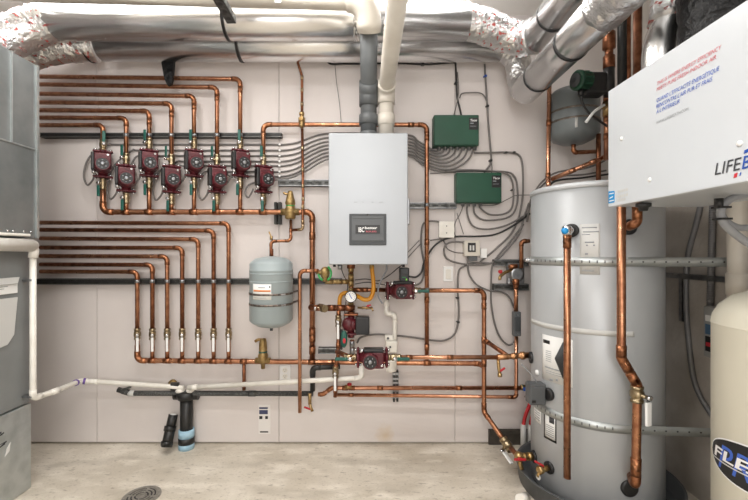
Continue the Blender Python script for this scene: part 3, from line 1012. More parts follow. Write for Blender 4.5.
t = thing('drain_cock', P(271.8, 238, 2.36), 'tiny brass bleed valve on the elbow over the gray expansion tank', 'valve')
q = P(271.3, 238, 2.355)
part('valve_body', MB().cyl(q - V(0, 0, .012), q + V(0, 0, .012), .009, n=8), M['brass'], t)
part('lever', MB().box(q + V(-.006, -.004, .022), (.008, .004, .035), Matrix.Rotation(-.4, 3, 'Y')), M['brass'], t)

# gray expansion tank on the back wall
YE = 2.33
c = P(271.4, 257, YE)
zt, zb = P(0, 263, YE).z, P(0, 319.5, YE).z
re = 21.3 * YE / F
prof = [(0, zb - .048), (.03, zb - .046), (.08, zb - .034), (.112, zb - .014), (re, zb), (re, zt - .045), (re + .0012, zt - .043), (re + .0012, zt - .039), (re - .001, zt - .037), (re - .001, zt - .005), (re - .008, zt + .006), (.09, zt + .026), (.04, zt + .037), (.0, zt + .04)]
o = solid('expansion_tank', MB().lathe([(r_, z - zb) for r_, z in prof], (c.x, YE, zb), n=48), M['exp'], 'gray blue expansion tank with white and orange label hung left of the boiler', 'expansion tank')
part('seam_rings', MB().lathe([(re, 0), (re + .0025, .002), (re + .0025, .006), (re, .008)], (c.x, YE, P(0, 274, YE).z), n=48).lathe([(re, 0), (re + .002, .002), (re + .002, .005), (re, .007)], (c.x, YE, P(0, 281.5, YE).z), n=48), M['exp'], o)
part('bottom_nipple', MB().cyl((c.x, YE, zb - .065), (c.x, YE, zb - .044), .009, n=12), M['inkdark'], o)
part('top_nipple', MB().cyl((c.x, YE, zt + .036), (c.x, YE, P(0, 249, YE).z), .0115, n=12), M['copper_old'], o)
ph = lambda px: -PI / 2 + math.asin(max(-1, min(1, (px - 268.0) / 22.2)))
z1, z2 = P(0, 284, YE - .1).z, P(0, 299.5, YE - .1).z
lb = part('label', MB().band(c.x, YE, re, re + .0016, ph(253.8), ph(273), z2, z1, 16), M['paper'], o, 'white paper label with an orange stripe')
zz = P(0, 290.6, YE - .1).z
part('orange_stripe', MB().band(c.x, YE, re + .0015, re + .0022, ph(254.5), ph(272.3), zz - .005, zz + .005, 16), M['orange'], lb)
zz = P(0, 287.3, YE - .1).z
part('print_lines', MB().band(c.x, YE, re + .0015, re + .0022, ph(260), ph(267), zz - .002, zz + .002, 8).band(c.x, YE, re + .0015, re + .0022, ph(256), ph(268), P(0, 297.5, YE - .1).z - .001, P(0, 297.5, YE - .1).z + .001, 8), M['inkgray'], lb)
part('warning_mark', MB().band(c.x, YE, re + .0015, re + .0022, ph(270.8), ph(272), P(0, 286.6, YE - .1).z - .004, P(0, 286.6, YE - .1).z + .004, 4), M['black'], lb)
for yb, w in ((294.6, .006), (305.4, .006)):
    zz = P(0, yb, YE - .1).z
    path = [V(c.x + (re + .001) * math.cos(a), YE + (re + .001) * math.sin(a), 0) for a in [PI - .35 + k * (PI + .7) / 40 for k in range(41)]]
    path = [V(path[0].x - .03, YB - .002, 0)] + path + [V(path[-1].x + .03, YB - .002, 0)]
    s = part('strap_band', MB().ribbon(path, .002, zz - w, zz + w), M['rust'], o, 'perforated steel strap')
    hs = MB()
    for k in range(9):
        a = ph(252 + k * 4.6)
        hs.band(c.x, YE, re + .004, re + .0056, a - .03, a + .03, zz - .003, zz + .003, 3)
    part('strap_holes', hs, M['inkdark'], s)
    part('strap_clip', MB().box((c.x + .085, YE - re * .74, zz), (.03, .012, .01), Matrix.Rotation(.75, 3, 'Z')), M['chrome'], s)

# ================================================================ pipework under the boiler
YU = 2.38
zT = P(0, 307.5, YU).z
pipe('copper_pipe', [V(P(312.3, 0, YP).x, YP - .005, zT), V(P(312.3, 0, YP).x, YU - .02, zT), V(P(355, 0, YU).x, YU - .02, zT)], .0165, M['copper_fit'],
     'short thick copper branch under the boiler from the tall collector to the gauge pipe', fits=[(316, 307.5, 2.36), (332, 307.5, 2.36), (341, 307.5, 2.36), (349, 307.5, 2.36)], fm=M['copper_old'], bend=1.4)
v = make_valve(M['copper_fit'], 'brass ball valve with small lever on the short branch under the boiler', None, .045, .01)
v.location = V(P(322.5, 0, YU).x, YU - .02, zT)
v.rotation_euler = (R(60), R(90), 0)
v.scale = (1.2, 1.2, 1.2)
pipe('copper_pipe', [V(P(351, 0, YU).x, YU, BZ0 - .03), P(351, 311, YU)], .0145, M['copper_old'], 'upright copper pipe with fittings from the boiler underside down past the round gauge', fm=M['bronze'],
     fits=[(351, 268, YU), (351, 277, YU), (351, 283, YU), (351, 306, YU), (351, 291, YU)])
# pressure gauge
q = P(351, 296.3, 2.345)
o = solid('pressure_gauge', MB().lathe([(.034, 0), (.035, .004), (.035, .024), (.031, .027)], q, (0, -1, 0), 32).cyl(q, q + V(0, .03, 0), .008), M['black'], 'round pressure gauge with white dial under the boiler', 'gauge')
part('dial', MB().lathe([(.030, 0), (.030, .0015), (0, .0015)], q + V(0, -.0268, 0), (0, -1, 0), 32), M['white'], o, 'white dial')
tk = MB()
for k in range(11):
    a = R(225 - 27 * k)
    tk.box(q + V(.024 * math.cos(a), -.0287, .024 * math.sin(a)), (.006, .0006, .0018), Matrix.Rotation(-a, 3, 'Y'))
part('dial_marks', tk, M['black'], o)
part('needle', MB().box(q + V(-.002, -.0295, .004), (.004, .0008, .034), Matrix.Rotation(-.5, 3, 'Y')), M['bluetext'], o)
# relief valve with green tag and its discharge
q = P(325, 273.5, YU - .04)
o = solid('relief_valve', MB().lathe([(0, -.05), (.014, -.048), (.014, -.03), (.022, -.02), (.027, .0), (.027, .02), (.02, .03), (.012, .038), (0, .04)], q, n=20).cyl(q, q + V(-.05, 0, .008), .013, n=10), M['bronze'], 'brass relief valve with green tag ring at the lower left of the boiler', 'valve')
arc = lambda a0, a1: [q + V(.037 * math.cos(R(a0 + (a1 - a0) * k / 12)), -.012, .002 + .043 * math.sin(R(a0 + (a1 - a0) * k / 12))) for k in range(13)]
part('tag_ring', MB().sweep(arc(-65, 62), .006, 8).sweep(arc(185, 250), .006, 8), M['green'], o, 'bright green plastic tag')
pipe('brass_nipple', [P(325, 281.8, YU - .04), P(348.5, 281.8, YU - .005)], .0125, M['bronze'], 'short bronze nipple joining the relief valve to the boiler pipe', fits=[(330, 281.8, YU - .03), (339, 281.8, YU - .02), (345, 281.8, YU - .01)], fm=M['bronze'])
pipe('copper_pipe', [P(319, 270.8, 2.335), P(299.8, 270.8, 2.335), P(299.8, 412.5, 2.335)], .0108, M['copper_bright'], 'copper discharge pipe bending down from the relief valve, open end low on the wall', fits=[(316, 270.8, 2.335)])
# branch with white levers
pipe('copper_pipe', [P(338.6, 309.5, YU - .02), P(338.0, 357, 2.36), P(336, 366, 2.36), P(335.2, 397, 2.36)], .0115, M['copper_old'], 'upright copper pipe with white lever valves below the boiler', elbows=False, bend=5,
     fits=[(338.6, 313, YU - .02), (338.3, 330, YU - .02), (338, 345, 2.36), (336, 367, 2.36), (335.2, 390, 2.36)])
for (x, y, lab) in ((338.4, 321, 'white lever valve just below the brass branch under the boiler'), (335.5, 372, 'white lever valve below the horizontal red pump left end')):
    dup(proto_v['white'], P(x, y, 2.36), (0, PI, 0), lab)
# pump with a black head, upright
q = P(351, 324, YU)
o = thing('circulator_pump', q, 'small red pump with a boxy black head facing right, right under the gauge', 'pump')
vv = part('volute', MB().ball(q + V(-.012, -.01, 0), .042, (1, .9, 1)).cyl(q - V(0, 0, .05), q + V(0, 0, .05), .02), M['pump_red'], o)
part('flange', MB().box(q + V(0, 0, .058), (.085, .06, .014), None, .01, 3).cyl(q + V(0, 0, .05), q + V(0, 0, .075), .022), M['copper_old'], o)
part('flange', MB().box(q + V(0, 0, -.058), (.07, .05, .012), None, .01, 3).cyl(q + V(0, 0, -.08), q + V(0, 0, -.05), .02), M['pump_red'], o)
part('motor_head', MB().pbox(355.5, 335, 369.5, 317.2, 2.33, 2.40, .006, 3), M['black'], o, 'black motor head')
part('motor_neck', MB().cyl(q + V(-.005, -.01, 0), q + V(.03, -.01, 0), .034), M['pump_red'], o)
pipe('copper_pipe', [P(352, 340, YU), P(352.5, 361, 2.39)], .0135, M['copper_old'], 'short copper pipe below the small black headed pump', fits=[(352, 344, YU), (352, 351, YU)], fm=M['steel'])
# lozenge gauge handle (teal with red sticker)
q = P(344, 339, 2.33)
o = solid('butterfly_handle', MB().ball(q, .02, (1, .45, 2.6)), M['teal'], 'oval teal valve handle with a red sticker below the gauge', 'handle')
part('sticker', MB().ball(q + V(.001, -.0035, -.006), .0125, (1, .5, 2.0)), M['redmark'], o, 'red sticker')
part('stem', MB().cyl(q, q + V(.0, .035, 0), .006), M['steel'], o)
part('grip_back', MB().box(q + V(-.016, .01, -.005), (.014, .012, .12), None, .004), M['black'], o)

# main loop to the big tank with a horizontal pump in it
YA = 2.14
def onpump(p, q, rot, label, group):
    return dup(proto_pump, q, rot, label, group)


qa = P(372.3, 357.3, YA)
onpump(proto_pump, qa, (R(0), R(90), 0), 'red circulator pump lying across the low copper main just left of center', 'red pumps in horizontal pipes')
TKX, TKY, TKR = 1.164, 2.038, .295


def hit(px, py, cx=TKX, cy=TKY, r=TKR):
    """where the sight line through a pixel meets an upright cylinder"""
    a = (px - CX) / F
    A, B, C_ = a * a + 1, -2 * (a * cx + cy), cx * cx + cy * cy - r * r
    D = max(0, B * B - 4 * A * C_)
    return P(px, py, (-B - math.sqrt(D)) / (2 * A))


za = qa.z
pA = V(P(396, 0, YA).x, YA, za)
pipe('copper_pipe', [qa + V(.118, 0, 0), V(P(500, 0, YA).x, YA, za)], .0118, M['copper_bright'], 'straight copper main running right from the horizontal pump to the brass inlet of the tank',
     fits=[(409, 357.3, YA), (450, 357.3, YA)])
pipe('copper_pipe', [qa - V(.118, 0, 0), V(P(337, 0, YA + .12).x, YA + .12, za)], .0135, M['copper_old'], 'short copper pipe joining the horizontal pump to the upright white lever pipe', fits=[(352, 357.3, YA)])
for s, lab in ((-1, 'teal handled valve left of the horizontal red pump'), (1, 'teal handled valve right of the horizontal red pump')):
    dup(proto_v['teal'], qa + V(s * .118, 0, 0), (0, R(90) * s, 0), lab, 'teal valves on the low main')
# brass inlet on the tank
e = hit(532.5, 357.5)
o = solid('tank_inlet_fitting', MB().lathe([(.0125, 0), (.016, .002), (.016, .06), (.0145, .064), (.0145, .08), (.0175, .083), (.0175, .1), (.0145, .104), (.0145, .125), (.021, .128), (.021, .147), (.016, .15), (.016, .185)], V(P(497, 0, YA).x, YA, za), (1, 0, (e.z - za) / .2), 14), M['warmbrass'],
          'brass inlet union where the copper main meets the left side of the tank', 'fitting')
e = hit(531.8, 357.5)
part('black_collar', MB().lathe([(.03, -.006), (.03, .01), (.022, .013)], e, e - V(TKX, TKY, e.z), 20), M['black'], o)
pipe('copper_pipe', [P(484.5, 340, 2.355), V(P(508, 0, YA).x, YA + .012, za + .006)], .0125, M['copper_old'], 'slanting copper pipe coming forward from the upright riser to the brass tank inlet', fits=[(487, 342, 2.33)])
q = P(498, 362, YA)
o = solid('drain_valve', MB().tube([q + V(0, 0, .02), q + V(.001, -.01, -.03), q + V(.006, -.012, -.062)], .0085, n=10).lathe([(.012, 0), (.012, .018)], q + V(.006, -.012, -.075), n=10), M['brass'], 'brass drain valve with red handle hanging under the copper main near the tank', 'valve')
part('handle', MB().box(q + V(.018, -.016, -.036), (.034, .007, .012), Matrix.Rotation(-.6, 3, 'Y'), .003), M['red'], o)

# right hand pump under the boiler and its loop
YD = 2.355
qd = P(400, 290.5, YD)
onpump(proto_pump, qd, (0, R(90), R(8)), 'red circulator pump below the right corner of the boiler', 'red pumps in horizontal pipes')
zd = qd.z
dup(proto_v['teal'], V(P(415, 0, YD).x, YD, zd), (0, R(90), 0), 'teal handled valve right of the pump below the boiler corner', None)
pipe('copper_pipe', [V(P(415, 0, YD).x, YD, zd), V(P(484, 0, YD).x, YD, zd), P(484, 412, YD), P(508, 446, 2.16)], .0132, M['copper'],
     'copper loop from the pump beside the boiler, down and slanting forward to the tank bottom', fits=[(477, 290.5, YD), (484, 306, YD), (484, 340, YD), (484, 363, YD), (484, 406, YD), (487, 416, 2.33)], clamps=[(427, 290.5, YD)])
pipe('copper_pipe', [V(P(352, 0, YU).x, YU, zd + .002), V(P(386, 0, YU).x, YU, zd)], .0125, M['copper_old'], 'dark copper pipe behind the yellow hose leading to the pump below the boiler corner', fits=[(365, 290, YU), (359, 290, YU)], fm=M['copper_fit'])
o = solid('pump_relay', MB().pbox(399.8, 283.2, 409.3, 267.8, 2.33, 2.40, .006, 3), M['black'], 'black pump relay box with a green light above the pump at the boiler corner', 'relay')
part('cover_block', MB().pbox(401, 273.8, 408.2, 268.6, 2.322, 2.335, .002), M['darker'], o)
part('status_light', MB().pbox(405.8, 280.4, 407.2, 278.6, 2.327, 2.332), mat('lit_led', '8CE83C', .4), o)
part('status_light', MB().pbox(402, 277.6, 406, 277.1, 2.327, 2.332), M['green'], o)

# low pair of copper pipes
YC = 2.44
pipe('copper_pipe', [P(318, 394.3, YC), P(323, 394.3, YC), P(331.5, 388, YC), P(523, 388, YC)], .0125, M['copper_bright'], 'upper of the two low copper pipes, kinked at its left end by the black elbow', fits=[(345, 388, YC), (352, 388, YC), (459, 388, YC), (380, 388, YC)], bend=3)
pipe('copper_pipe', [P(336, 394.8, YC - .015), P(510, 397, YC - .03), P(516.3, 397.3, YC - .03), P(516.3, 336, YC - .05)], .0105, M['copper_bright'], 'lower of the two low copper pipes, turning up to the gray box beside the tank', fits=[(510, 397, YC - .03), (351, 394.8, YC - .015), (516.3, 388, YC - .04)], bend=1.8)
t = thing('drain_cock', P(349, 383, YC), 'little valve with red knob on the upper low copper pipe', 'valve')
q = P(349.5, 387, YC - .015)
part('valve_body', MB().cyl(q - V(.028, 0, 0), q + V(.014, 0, 0), .0145, n=8), M['brass'], t)
part('knob', MB().lathe([(.004, 0), (.004, .014), (.014, .016), (.014, .022), (0, .024)], q, (0, -.25, 1), 12), M['red'], t)
o = solid('blue_valve', MB().lathe([(.013, 0), (.017, .004), (.017, .03), (.012, .034)], P(520.5, 387.5, YC), (1, 0, 0), 10), M['brass'], 'small valve with blue handle at the right end of the low copper pipe', 'valve')
part('handle', MB().box2(P(524, 391.5, YC - .04), P(528.5, 387, YC - .02), .004), M['blue'], o)
part('green_ring', MB().lathe([(.018, 0), (.018, .008)], P(521.8, 387.5, YC), (1, 0, 0), 12), M['teal'], o)

# short stub of copper below the purge valve, brass boiler drain, black elbows
pipe('copper_pipe', [P(244, 362, YP), P(244, 390, YP)], .0105, M['copper_old'], 'short copper drop from the lower return pipe to the black drain line')
o = pipe('black_pipe', [P(340, 366.6, 2.40), P(312.6, 367.6, 2.40), P(312.6, 390.5, 2.425)], .0155, M['abs'], 'black bent drain pipe left of the white lever valve', fm=M['abs'], bend=1.9)
o = pipe('black_pipe', [P(118, 389.6, 2.44), P(131, 393.2, 2.44), P(313, 393.6, 2.43)], .0155, M['abs_gray'], 'speckled dark drain pipe lying level along the lower wall', fm=M['abs_gray'], elbows=False, bend=2, fits=[(126, 392, 2.44), (252, 393.6, 2.43)])
part('end_clamp', MB().box(P(126, 388.5, 2.43), (.06, .02, .012), Matrix.Rotation(-.3, 3, 'Y'), .004), M['strut'], o)
part('end_fitting', MB().cyl(P(129, 392.9, 2.44), P(134.5, 393.3, 2.44), .018), M['papergray'], o)
q = P(309.8, 401, 2.40)
o = solid('drain_valve', MB().cyl(q + V(0, 0, .045), q + V(0, 0, -.02), .0105, n=8).tube([q + V(0, 0, -.01), q + V(.006, -.005, -.035), q + V(.018, -.012, -.058)], .0085, n=10), M['brass'], 'brass drain cock with a red handle under the black elbow', 'valve')
part('handle', MB().box(q + V(-.014, -.012, -.038), (.04, .007, .012), Matrix.Rotation(.35, 3, 'Y'), .003), M['red'], o)

# white condensate line and fittings
pipe('condensate_pipe', [P(188, 387.6, 2.415), P(361.5, 377.8, 2.38), P(361.5, 364, 2.38)], .0145, M['pvc'], 'white plastic drain pipe sloping down to the left under the boiler', fm=M['pvc'], bend=1.7, fits=[(194, 387.3, 2.41)])
pipe('condensate_pipe', [P(386.3, 299, 2.42), P(386.3, 313.6, 2.42), P(394.8, 314.4, 2.42), P(394.8, 350, 2.42)], .0135, M['pvc'], 'short white plastic pipe with two elbows right of the yellow hose', fm=M['pvc'], bend=1.5, fits=[(386.3, 303, 2.42)])
o = solid('condensate_trap', MB().pbox(386, 353, 397.5, 341.5, 2.38, 2.45, .008, 3).pbox(385, 341, 393.5, 335.5, 2.40, 2.44, .006, 3), M['pvc'], 'white plastic condensate trap behind the right end of the horizontal pump', 'trap')
part('cup', MB().lathe([(.03, 0), (.034, .01), (.034, .06), (.036, .062), (.036, .07)], P(391, 371, 2.39), n=24), M['pvc'], o)
part('port', MB().lathe([(.007, 0), (.007, .004)], P(388, 338.3, 2.40), (0, -1, 0), 12).lathe([(.006, 0), (.006, .004)], P(390.2, 347, 2.38), (0, -1, 0), 12), M['inkdark'], o)

# yellow gas hose
o = solid('gas_hose', MB().sweep(spline(pts([(371.8, 264, 2.37), (372.3, 272, 2.365), (373.3, 281, 2.36), (373.2, 291, 2.35), (370, 298.5, 2.345), (364, 299.5, 2.345), (357, 296, 2.36), (350, 293, 2.405), (343, 293.5, 2.41), (340, 298, 2.41), (339.3, 306, 2.40)]), 8), .0125, 12), M['gas'], 'yellow flexible gas hose looping out under the boiler behind the gauge', 'hose')
part('hose_nut', MB().cyl(P(371.8, 263.2, 2.37), P(371.8, 269, 2.37), .0155, n=6), M['bronze'], o)
o = solid('drain_cock', MB().cyl(P(357.5, 307.6, 2.355), P(372.5, 308.3, 2.345), .0065, n=8).cyl(P(371.5, 307, 2.345), P(373, 311, 2.33), .0055, n=8), M['brass'], 'slim brass cock with red handle beside the short branch under the boiler', 'valve')
part('handle', MB().cyl(P(368.5, 307.8, 2.347), P(368.5, 305.6, 2.347), .003).box(P(368.8, 305.4, 2.345), (.028, .008, .009), Matrix.Rotation(-.2, 3, 'Y'), .003), M['red'], o)
for k, x in enumerate((362, 366)):
    part('collar', MB().cyl(P(x, 307.8, 2.352), P(x + 1.4, 307.9, 2.351), .0095, n=6), M['brass'], o)
# ================================================================ cables
YK = 2.482
CYS = [144.6, 150.4, 155.8, 161.4, 165.8, 171.6, 176.2]
LB = [133.5, 137.5, 141.2, 144.8, 148.4, 152, 155.6]
for i in range(7):
    x, y = RX[i], PYC[i]
    yk = YK - .004 * (i % 2)
    hi = CYS[i]
    f = i / 6
    A_ = [(408, 135), (418, 141), (427, 146.5), (433.5, 150), (437.5, 150.2), (439, 146.5)]
    B_ = [(408, 154), (420, 161), (436, 168), (453, 169), (468, 160), (474.5, 147)]
    tail = [(a[0] * (1 - f) + b[0] * f, a[1] * (1 - f) + b[1] * f, 2.488 if k < 3 else (2.48, 2.474, 2.47)[k - 3]) for k, (a, b) in enumerate(zip(A_, B_))]
    yk = 2.4935
    seq = [(x - 8.5, y + 10, 2.40), (x - 10.5, y + 16, 2.41), (x - 15.5, y + 20.5, 2.43), (x - 19, y + 13, 2.45), (x - 17.5, y + 1, 2.462), (x - 11, hi if abs(hi - y) < 16 else (hi + y) / 2, 2.472), (x + 6, hi, 2.486), (x + 14, hi, yk),
           ((x + 280) / 2, hi, yk), (268, hi, yk), (284, hi, yk), (298, hi * .8 + (LB[i]) * .2, yk), (314, hi * .35 + LB[i] * .65 - 1, yk), (330, LB[i], yk),
           (365, LB[i], yk)] + tail
    cable('pump_cable', seq, .0058, M['cable'], 'gray cable from the ' + WHICH[i] + ' pump behind boiler to upper green box', group='pump cables')
# eighth pump -> lower box
x, y = RX[7], PYC[7]
cable('pump_cable', [(x - 10, y + 9, 2.40), (x - 11.5, y + 13, 2.40), (x - 15, y + 18, 2.42), (x - 18, y + 13, 2.43), (x - 12, y + 4, 2.46), (x + 14, y, 2.476), (290, 178, 2.476), (306, 171, 2.476), (330, 158.5, 2.478), (370, 156, 2.478), (408, 155.5, 2.478), (425, 166, 2.478), (440, 171.3, 2.478), (470, 171, 2.478), (505, 171.8, 2.478), (514, 176, 2.478), (517.3, 186, 2.478), (517, 204, 2.478), (509, 217, 2.478), (486, 220.3, 2.478), (475, 214, 2.474), (473.5, 203, 2.47)],
      .0058, M['cable'], 'gray cable from the rightmost pump looping round the lower green box', group='pump cables')
CB = [
    ([(474, 153), (490, 152.6), (508, 152.4), (518, 154.5), (522, 162), (523, 180), (522.5, 198), (518.5, 218), (511, 234), (498, 247), (490, 254), (480, 262)], 'gray cable running right from under the upper green box, then curving down the wall', .006, 'cable', 2.486),
    ([(445, 171.6), (470, 170), (500, 172), (510, 176.5), (513.3, 188), (512.5, 206), (505, 213.6), (490, 214.5), (480.5, 208), (479.5, 203)], 'gray cable making the inner loop at the right of the lower green box', .0058, 'cable', 2.470),
    ([(467, 203), (467.5, 215), (473, 226), (486, 229.3), (503, 226.5), (516, 220.5), (529, 213)], 'gray cable dropping from the lower green box and running right to the tank', .0058, 'cable', 2.478),
    ([(480, 205.5), (495, 205), (508, 199), (516, 195.5), (530, 195)], 'thin gray wire from the lower green box to the tank top', .0028, 'cable', 2.466),
    ([(530, 213.5), (511, 227), (494.6, 234.6), (478, 236.4), (457, 236.6), (443, 240), (433, 247.5), (424.5, 261.5), (421.5, 272), (416, 277), (409, 276.5)], 'black cable swinging across the wall from the tank to the pump relay', .006, 'cable_dark', 2.468),
    ([(463.5, 205), (460, 214), (455.7, 221.5), (453.6, 229.5), (455.5, 236.4)], 'short dark wire from the lower green box into the junction box', .003, 'cable', 2.474),
    ([(457, 213), (461, 226), (463.5, 234)], 'thin slanting wire below the lower green box beside the junction box', .0022, 'cable', 2.484),
    ([(440, 221.7), (429, 221.3), (422.5, 226), (421.3, 246), (424.3, 266), (421.5, 281.5), (413, 285.8)], 'gray cable hanging from the junction box behind the tall copper pipe', .0058, 'cable', 2.474),
    ([(464.5, 242.5), (453, 242), (446, 244.8), (444, 251.5), (447.5, 259), (458, 263), (472, 264.8), (485, 264.5), (496, 260.5), (508, 248.5), (519, 234), (524, 217), (529, 203)], 'gray cable looping left from the relay, then sweeping up right toward the tank', .006, 'cable', 2.472),
    ([(464.5, 253.2), (455, 252.3), (447.5, 248.8), (444.8, 243), (441, 239.2), (430, 240.5)], 'short gray cable from the relay to the junction box corner', .004, 'cable', 2.476),
    ([(468, 257), (467.8, 267), (470, 276), (476.5, 284.5), (488, 290.3), (501, 292), (509, 297), (514, 308)], 'gray cable from the relay curving down to the gray box on the copper riser', .0058, 'cable', 2.472),
    ([(489, 263.3), (474, 263), (464.5, 266.3), (458.7, 271.5), (457.7, 290), (458.8, 308), (458, 322), (454.5, 334), (445, 340.3), (432, 340.3), (415, 337.6), (396, 335.6), (375, 334.4), (361, 337.5), (357, 343)], 'long gray cable drooping from the relay under the copper loop to the black headed pump', .0058, 'cable', 2.484),
    ([(523.5, 224), (510, 242), (498, 256), (492.3, 266), (491, 282), (491.2, 303), (494.5, 323), (500, 337), (508, 344.8), (514, 342.5), (516, 337)], 'gray cable falling past the mixing valve and looping up into the gray box', .0058, 'cable', 2.478),
    ([(326, 59.5), (331, 63.8), (345, 63.6), (362, 63.8), (381, 63.2), (400, 63.2), (423, 64.3), (440, 63.5), (453.5, 62.5), (455.6, 66), (456.4, 80), (457.2, 97), (459.5, 107), (461.5, 116)], 'dark cable stapled along the wall top and dropping into the upper green box', .006, 'cable_dark', 2.484),
    ([(457.5, 72), (458.6, 90), (457, 102), (454, 115)], 'thin gray wire dropping into the top of the upper green box', .003, 'cable', 2.479),
    ([(484.6, 64), (485.2, 75), (486.5, 94), (488, 120), (490, 144), (491.2, 161), (488.5, 167), (484, 172.5)], 'gray cable hanging down the wall into the lower green box', .006, 'cable', 2.484),
    ([(491, 160), (492, 167), (491.6, 173)], 'short gray wire splitting off into the lower green box top', .003, 'cable', 2.478),
    ([(459.5, 98), (462, 93.6), (470, 92.6), (479.5, 92.9), (484, 95.5), (486.6, 101)], 'short arched gray wire linking the two hanging cables above the green boxes', .0038, 'cable', 2.477),
    ([(335, 65), (336.5, 82), (339.5, 104), (341.5, 126)], 'hair thin wire hanging behind the dark gray vent pipe', .0018, 'cable', 2.49),
    ([(430, 173.5), (445, 172.9), (456, 172.6)], 'thin gray wire leading into the left side of the lower green box', .0026, 'cable', 2.492),
    ([(386.7, 264), (386, 271), (381.5, 279.5), (378.3, 288), (378.7, 297), (382.5, 303.5)], 'pale gray flexible drain tube beside the yellow hose', .0055, 'hose', 2.36),
    ([(355, 284), (368, 282.3), (380, 284), (390, 286)], 'thin black wire under the boiler between the gauge pipe and the pump', .003, 'cable_dark', 2.40),
    ([(355, 280), (366, 279), (378, 280.8), (388, 276), (398, 268), (406, 262)], 'thin black wire rising under the boiler to its lower right corner', .003, 'cable_dark', 2.415),
    ([(341, 268), (344, 276), (347.5, 283), (346.5, 297), (344.5, 312), (344, 330)], 'thin black wire hanging left of the round gauge', .0026, 'cable_dark', 2.43),
    ([(404, 256), (412, 248), (419.5, 240)], 'thin dark wire slanting up right of the boiler, upper of two', .002, 'cable_dark', 2.49),
    ([(404, 262), (413, 252), (420.5, 244)], 'thin dark wire slanting up right of the boiler, lower of two', .002, 'cable_dark', 2.49),
]
for seq, lab, r, m, Y in CB:
    cable('cable', seq, r, M[m], lab, Y=Y)
for k, (x, y, lab) in enumerate(((506, 152.5, 'right of the upper green box'), (514, 152.4, 'near the bend of the cable right of the upper green box'), (485.5, 76, 'on the cable above the lower green box'), (422.8, 64.3, 'on the dark cable at the wall top'), (490.8, 160.5, 'over the lower green box'),
                                 (487.5, 106, 'on the hanging cable beside the upper green box'), (512.8, 190, 'on the loop right of the lower green box'), (456, 83, 'on the dark cable above the upper green box'), (458.3, 322, 'on the drooping gray cable under the copper loop'), (457.6, 298, 'on the drooping gray cable below the light switch'))):
    q = P(x, y, 2.478)
    o = solid('cable_staple', MB().box(q, (.016, .02, .012), None, .003).box(q + V(0, .012, 0), (.02, .012, .006)), M['blue' if k == 2 else 'cable_dark'], ('blue' if k == 2 else 'small black') + ' cable staple ' + lab, 'staple', 'cable staples')
q = P(280, 161, 2.47)
t = thing('cable_clamp_strip', q, 'row of small white cable clamps left of the boiler', 'clamps')
for yk in CYS:
    part('clamp', MB().box(P(279.6, yk, 2.472), (.012, .014, .012), None, .003), M['white'], t)

# black tag hanging under the duct at the left
o = solid('rubber_strap', MB().prism([P(161, 61, 2.40), P(174, 61, 2.40), P(172.5, 79, 2.40), P(171, 84, 2.40), P(167, 85, 2.40), P(164, 78, 2.40)], V(0, 0, 0), V(0, .02, 0)), M['blackfoil'], 'black rubber wrap hanging from the duct over the top copper feed', 'strap')

# ================================================================ mixing valve cluster left of the tank
q = P(515.5, 274, 2.40)
o = thing('mixing_valve', q, 'mixing valve with copper ports and red knob between two short struts beside the tank', 'valve')
vb = part('valve_body', MB().lathe([(.03, -.035), (.042, -.03), (.045, .0), (.042, .03), (.03, .035)], q, (0, -1, .0), 20).box(q + V(.01, .03, 0), (.1, .04, .13), None, .008), M['steel'], o)
part('inlet_port', MB().tube([q + V(-.02, -.02, .03), P(505, 272.5, 2.37), P(499.5, 277, 2.35), P(500, 280, 2.345)], .0095, n=10), M['brass'], o)
part('red_knob', MB().lathe([(.006, -.006), (.012, 0), (.013, .008), (.009, .014), (0, .015)], P(500.5, 272.5, 2.35), (-.3, -.2, 1), 12), M['red'], o)
part('port_collar', MB().cyl(P(516, 279, 2.37), P(516, 285, 2.37), .02, n=8).cyl(P(509, 266.5, 2.37), P(517, 266.5, 2.37), .014, n=8), M['copper_fit'], o)
pipe('copper_pipe', [P(529.5, 241, 2.36), P(521.3, 241.2, 2.36), P(521.3, 268, 2.37)], .0122, M['copper'], 'copper elbow pipe coming from behind the tank down to the mixing valve', bend=1.8)
pipe('copper_pipe', [P(516, 281, 2.37), P(516, 313, 2.37)], .0122, M['copper'], 'short copper pipe between the mixing valve and the gray box', fits=[(516, 286, 2.37)])
o = solid('flow_sensor_box', MB().pbox(514, 336.5, 521.3, 312, 2.345, 2.385, .005, 3), M['dark'], 'upright dark gray box on the copper riser left of the tank', 'sensor box')
part('box_lid', MB().pbox(515, 331.5, 520.5, 317, 2.338, 2.347, .003), M['darker'], o)
part('lid_screw', MB().lathe([(.004, 0), (.003, .003)], P(517.6, 315, 2.345), (0, -1, 0), 8).lathe([(.004, 0), (.003, .003)], P(517.6, 333.5, 2.345), (0, -1, 0), 8), M['chrome'], o)

# ================================================================ the big storage tank
ZTOP = 1.515
prof = [(TKR - .004, .03), (TKR, .034), (TKR, ZTOP - .022), (TKR + .004, ZTOP - .02), (TKR + .004, ZTOP - .004), (TKR - .004, ZTOP + .004), (TKR - .06, ZTOP + .012), (0, ZTOP + .018)]
tk = solid('storage_tank', MB().lathe(prof[:3] + [(TKR - .003, ZTOP - .021)], (TKX, TKY, 0), n=96), M['tank'], 'tall silver gray hot water storage tank standing at the right', 'tank')
part('top_lid', MB().lathe([(TKR - .002, ZTOP - .023), (TKR + .005, ZTOP - .022), (TKR + .005, ZTOP - .003), (TKR - .004, ZTOP + .004), (TKR - .06, ZTOP + .012), (0, ZTOP + .018)], (TKX, TKY, 0), n=96), M['tank_lid'], tk)


def tz(px, py):
    e = hit(px, py)
    return math.atan2(e.y - TKY, e.x - TKX), e.z


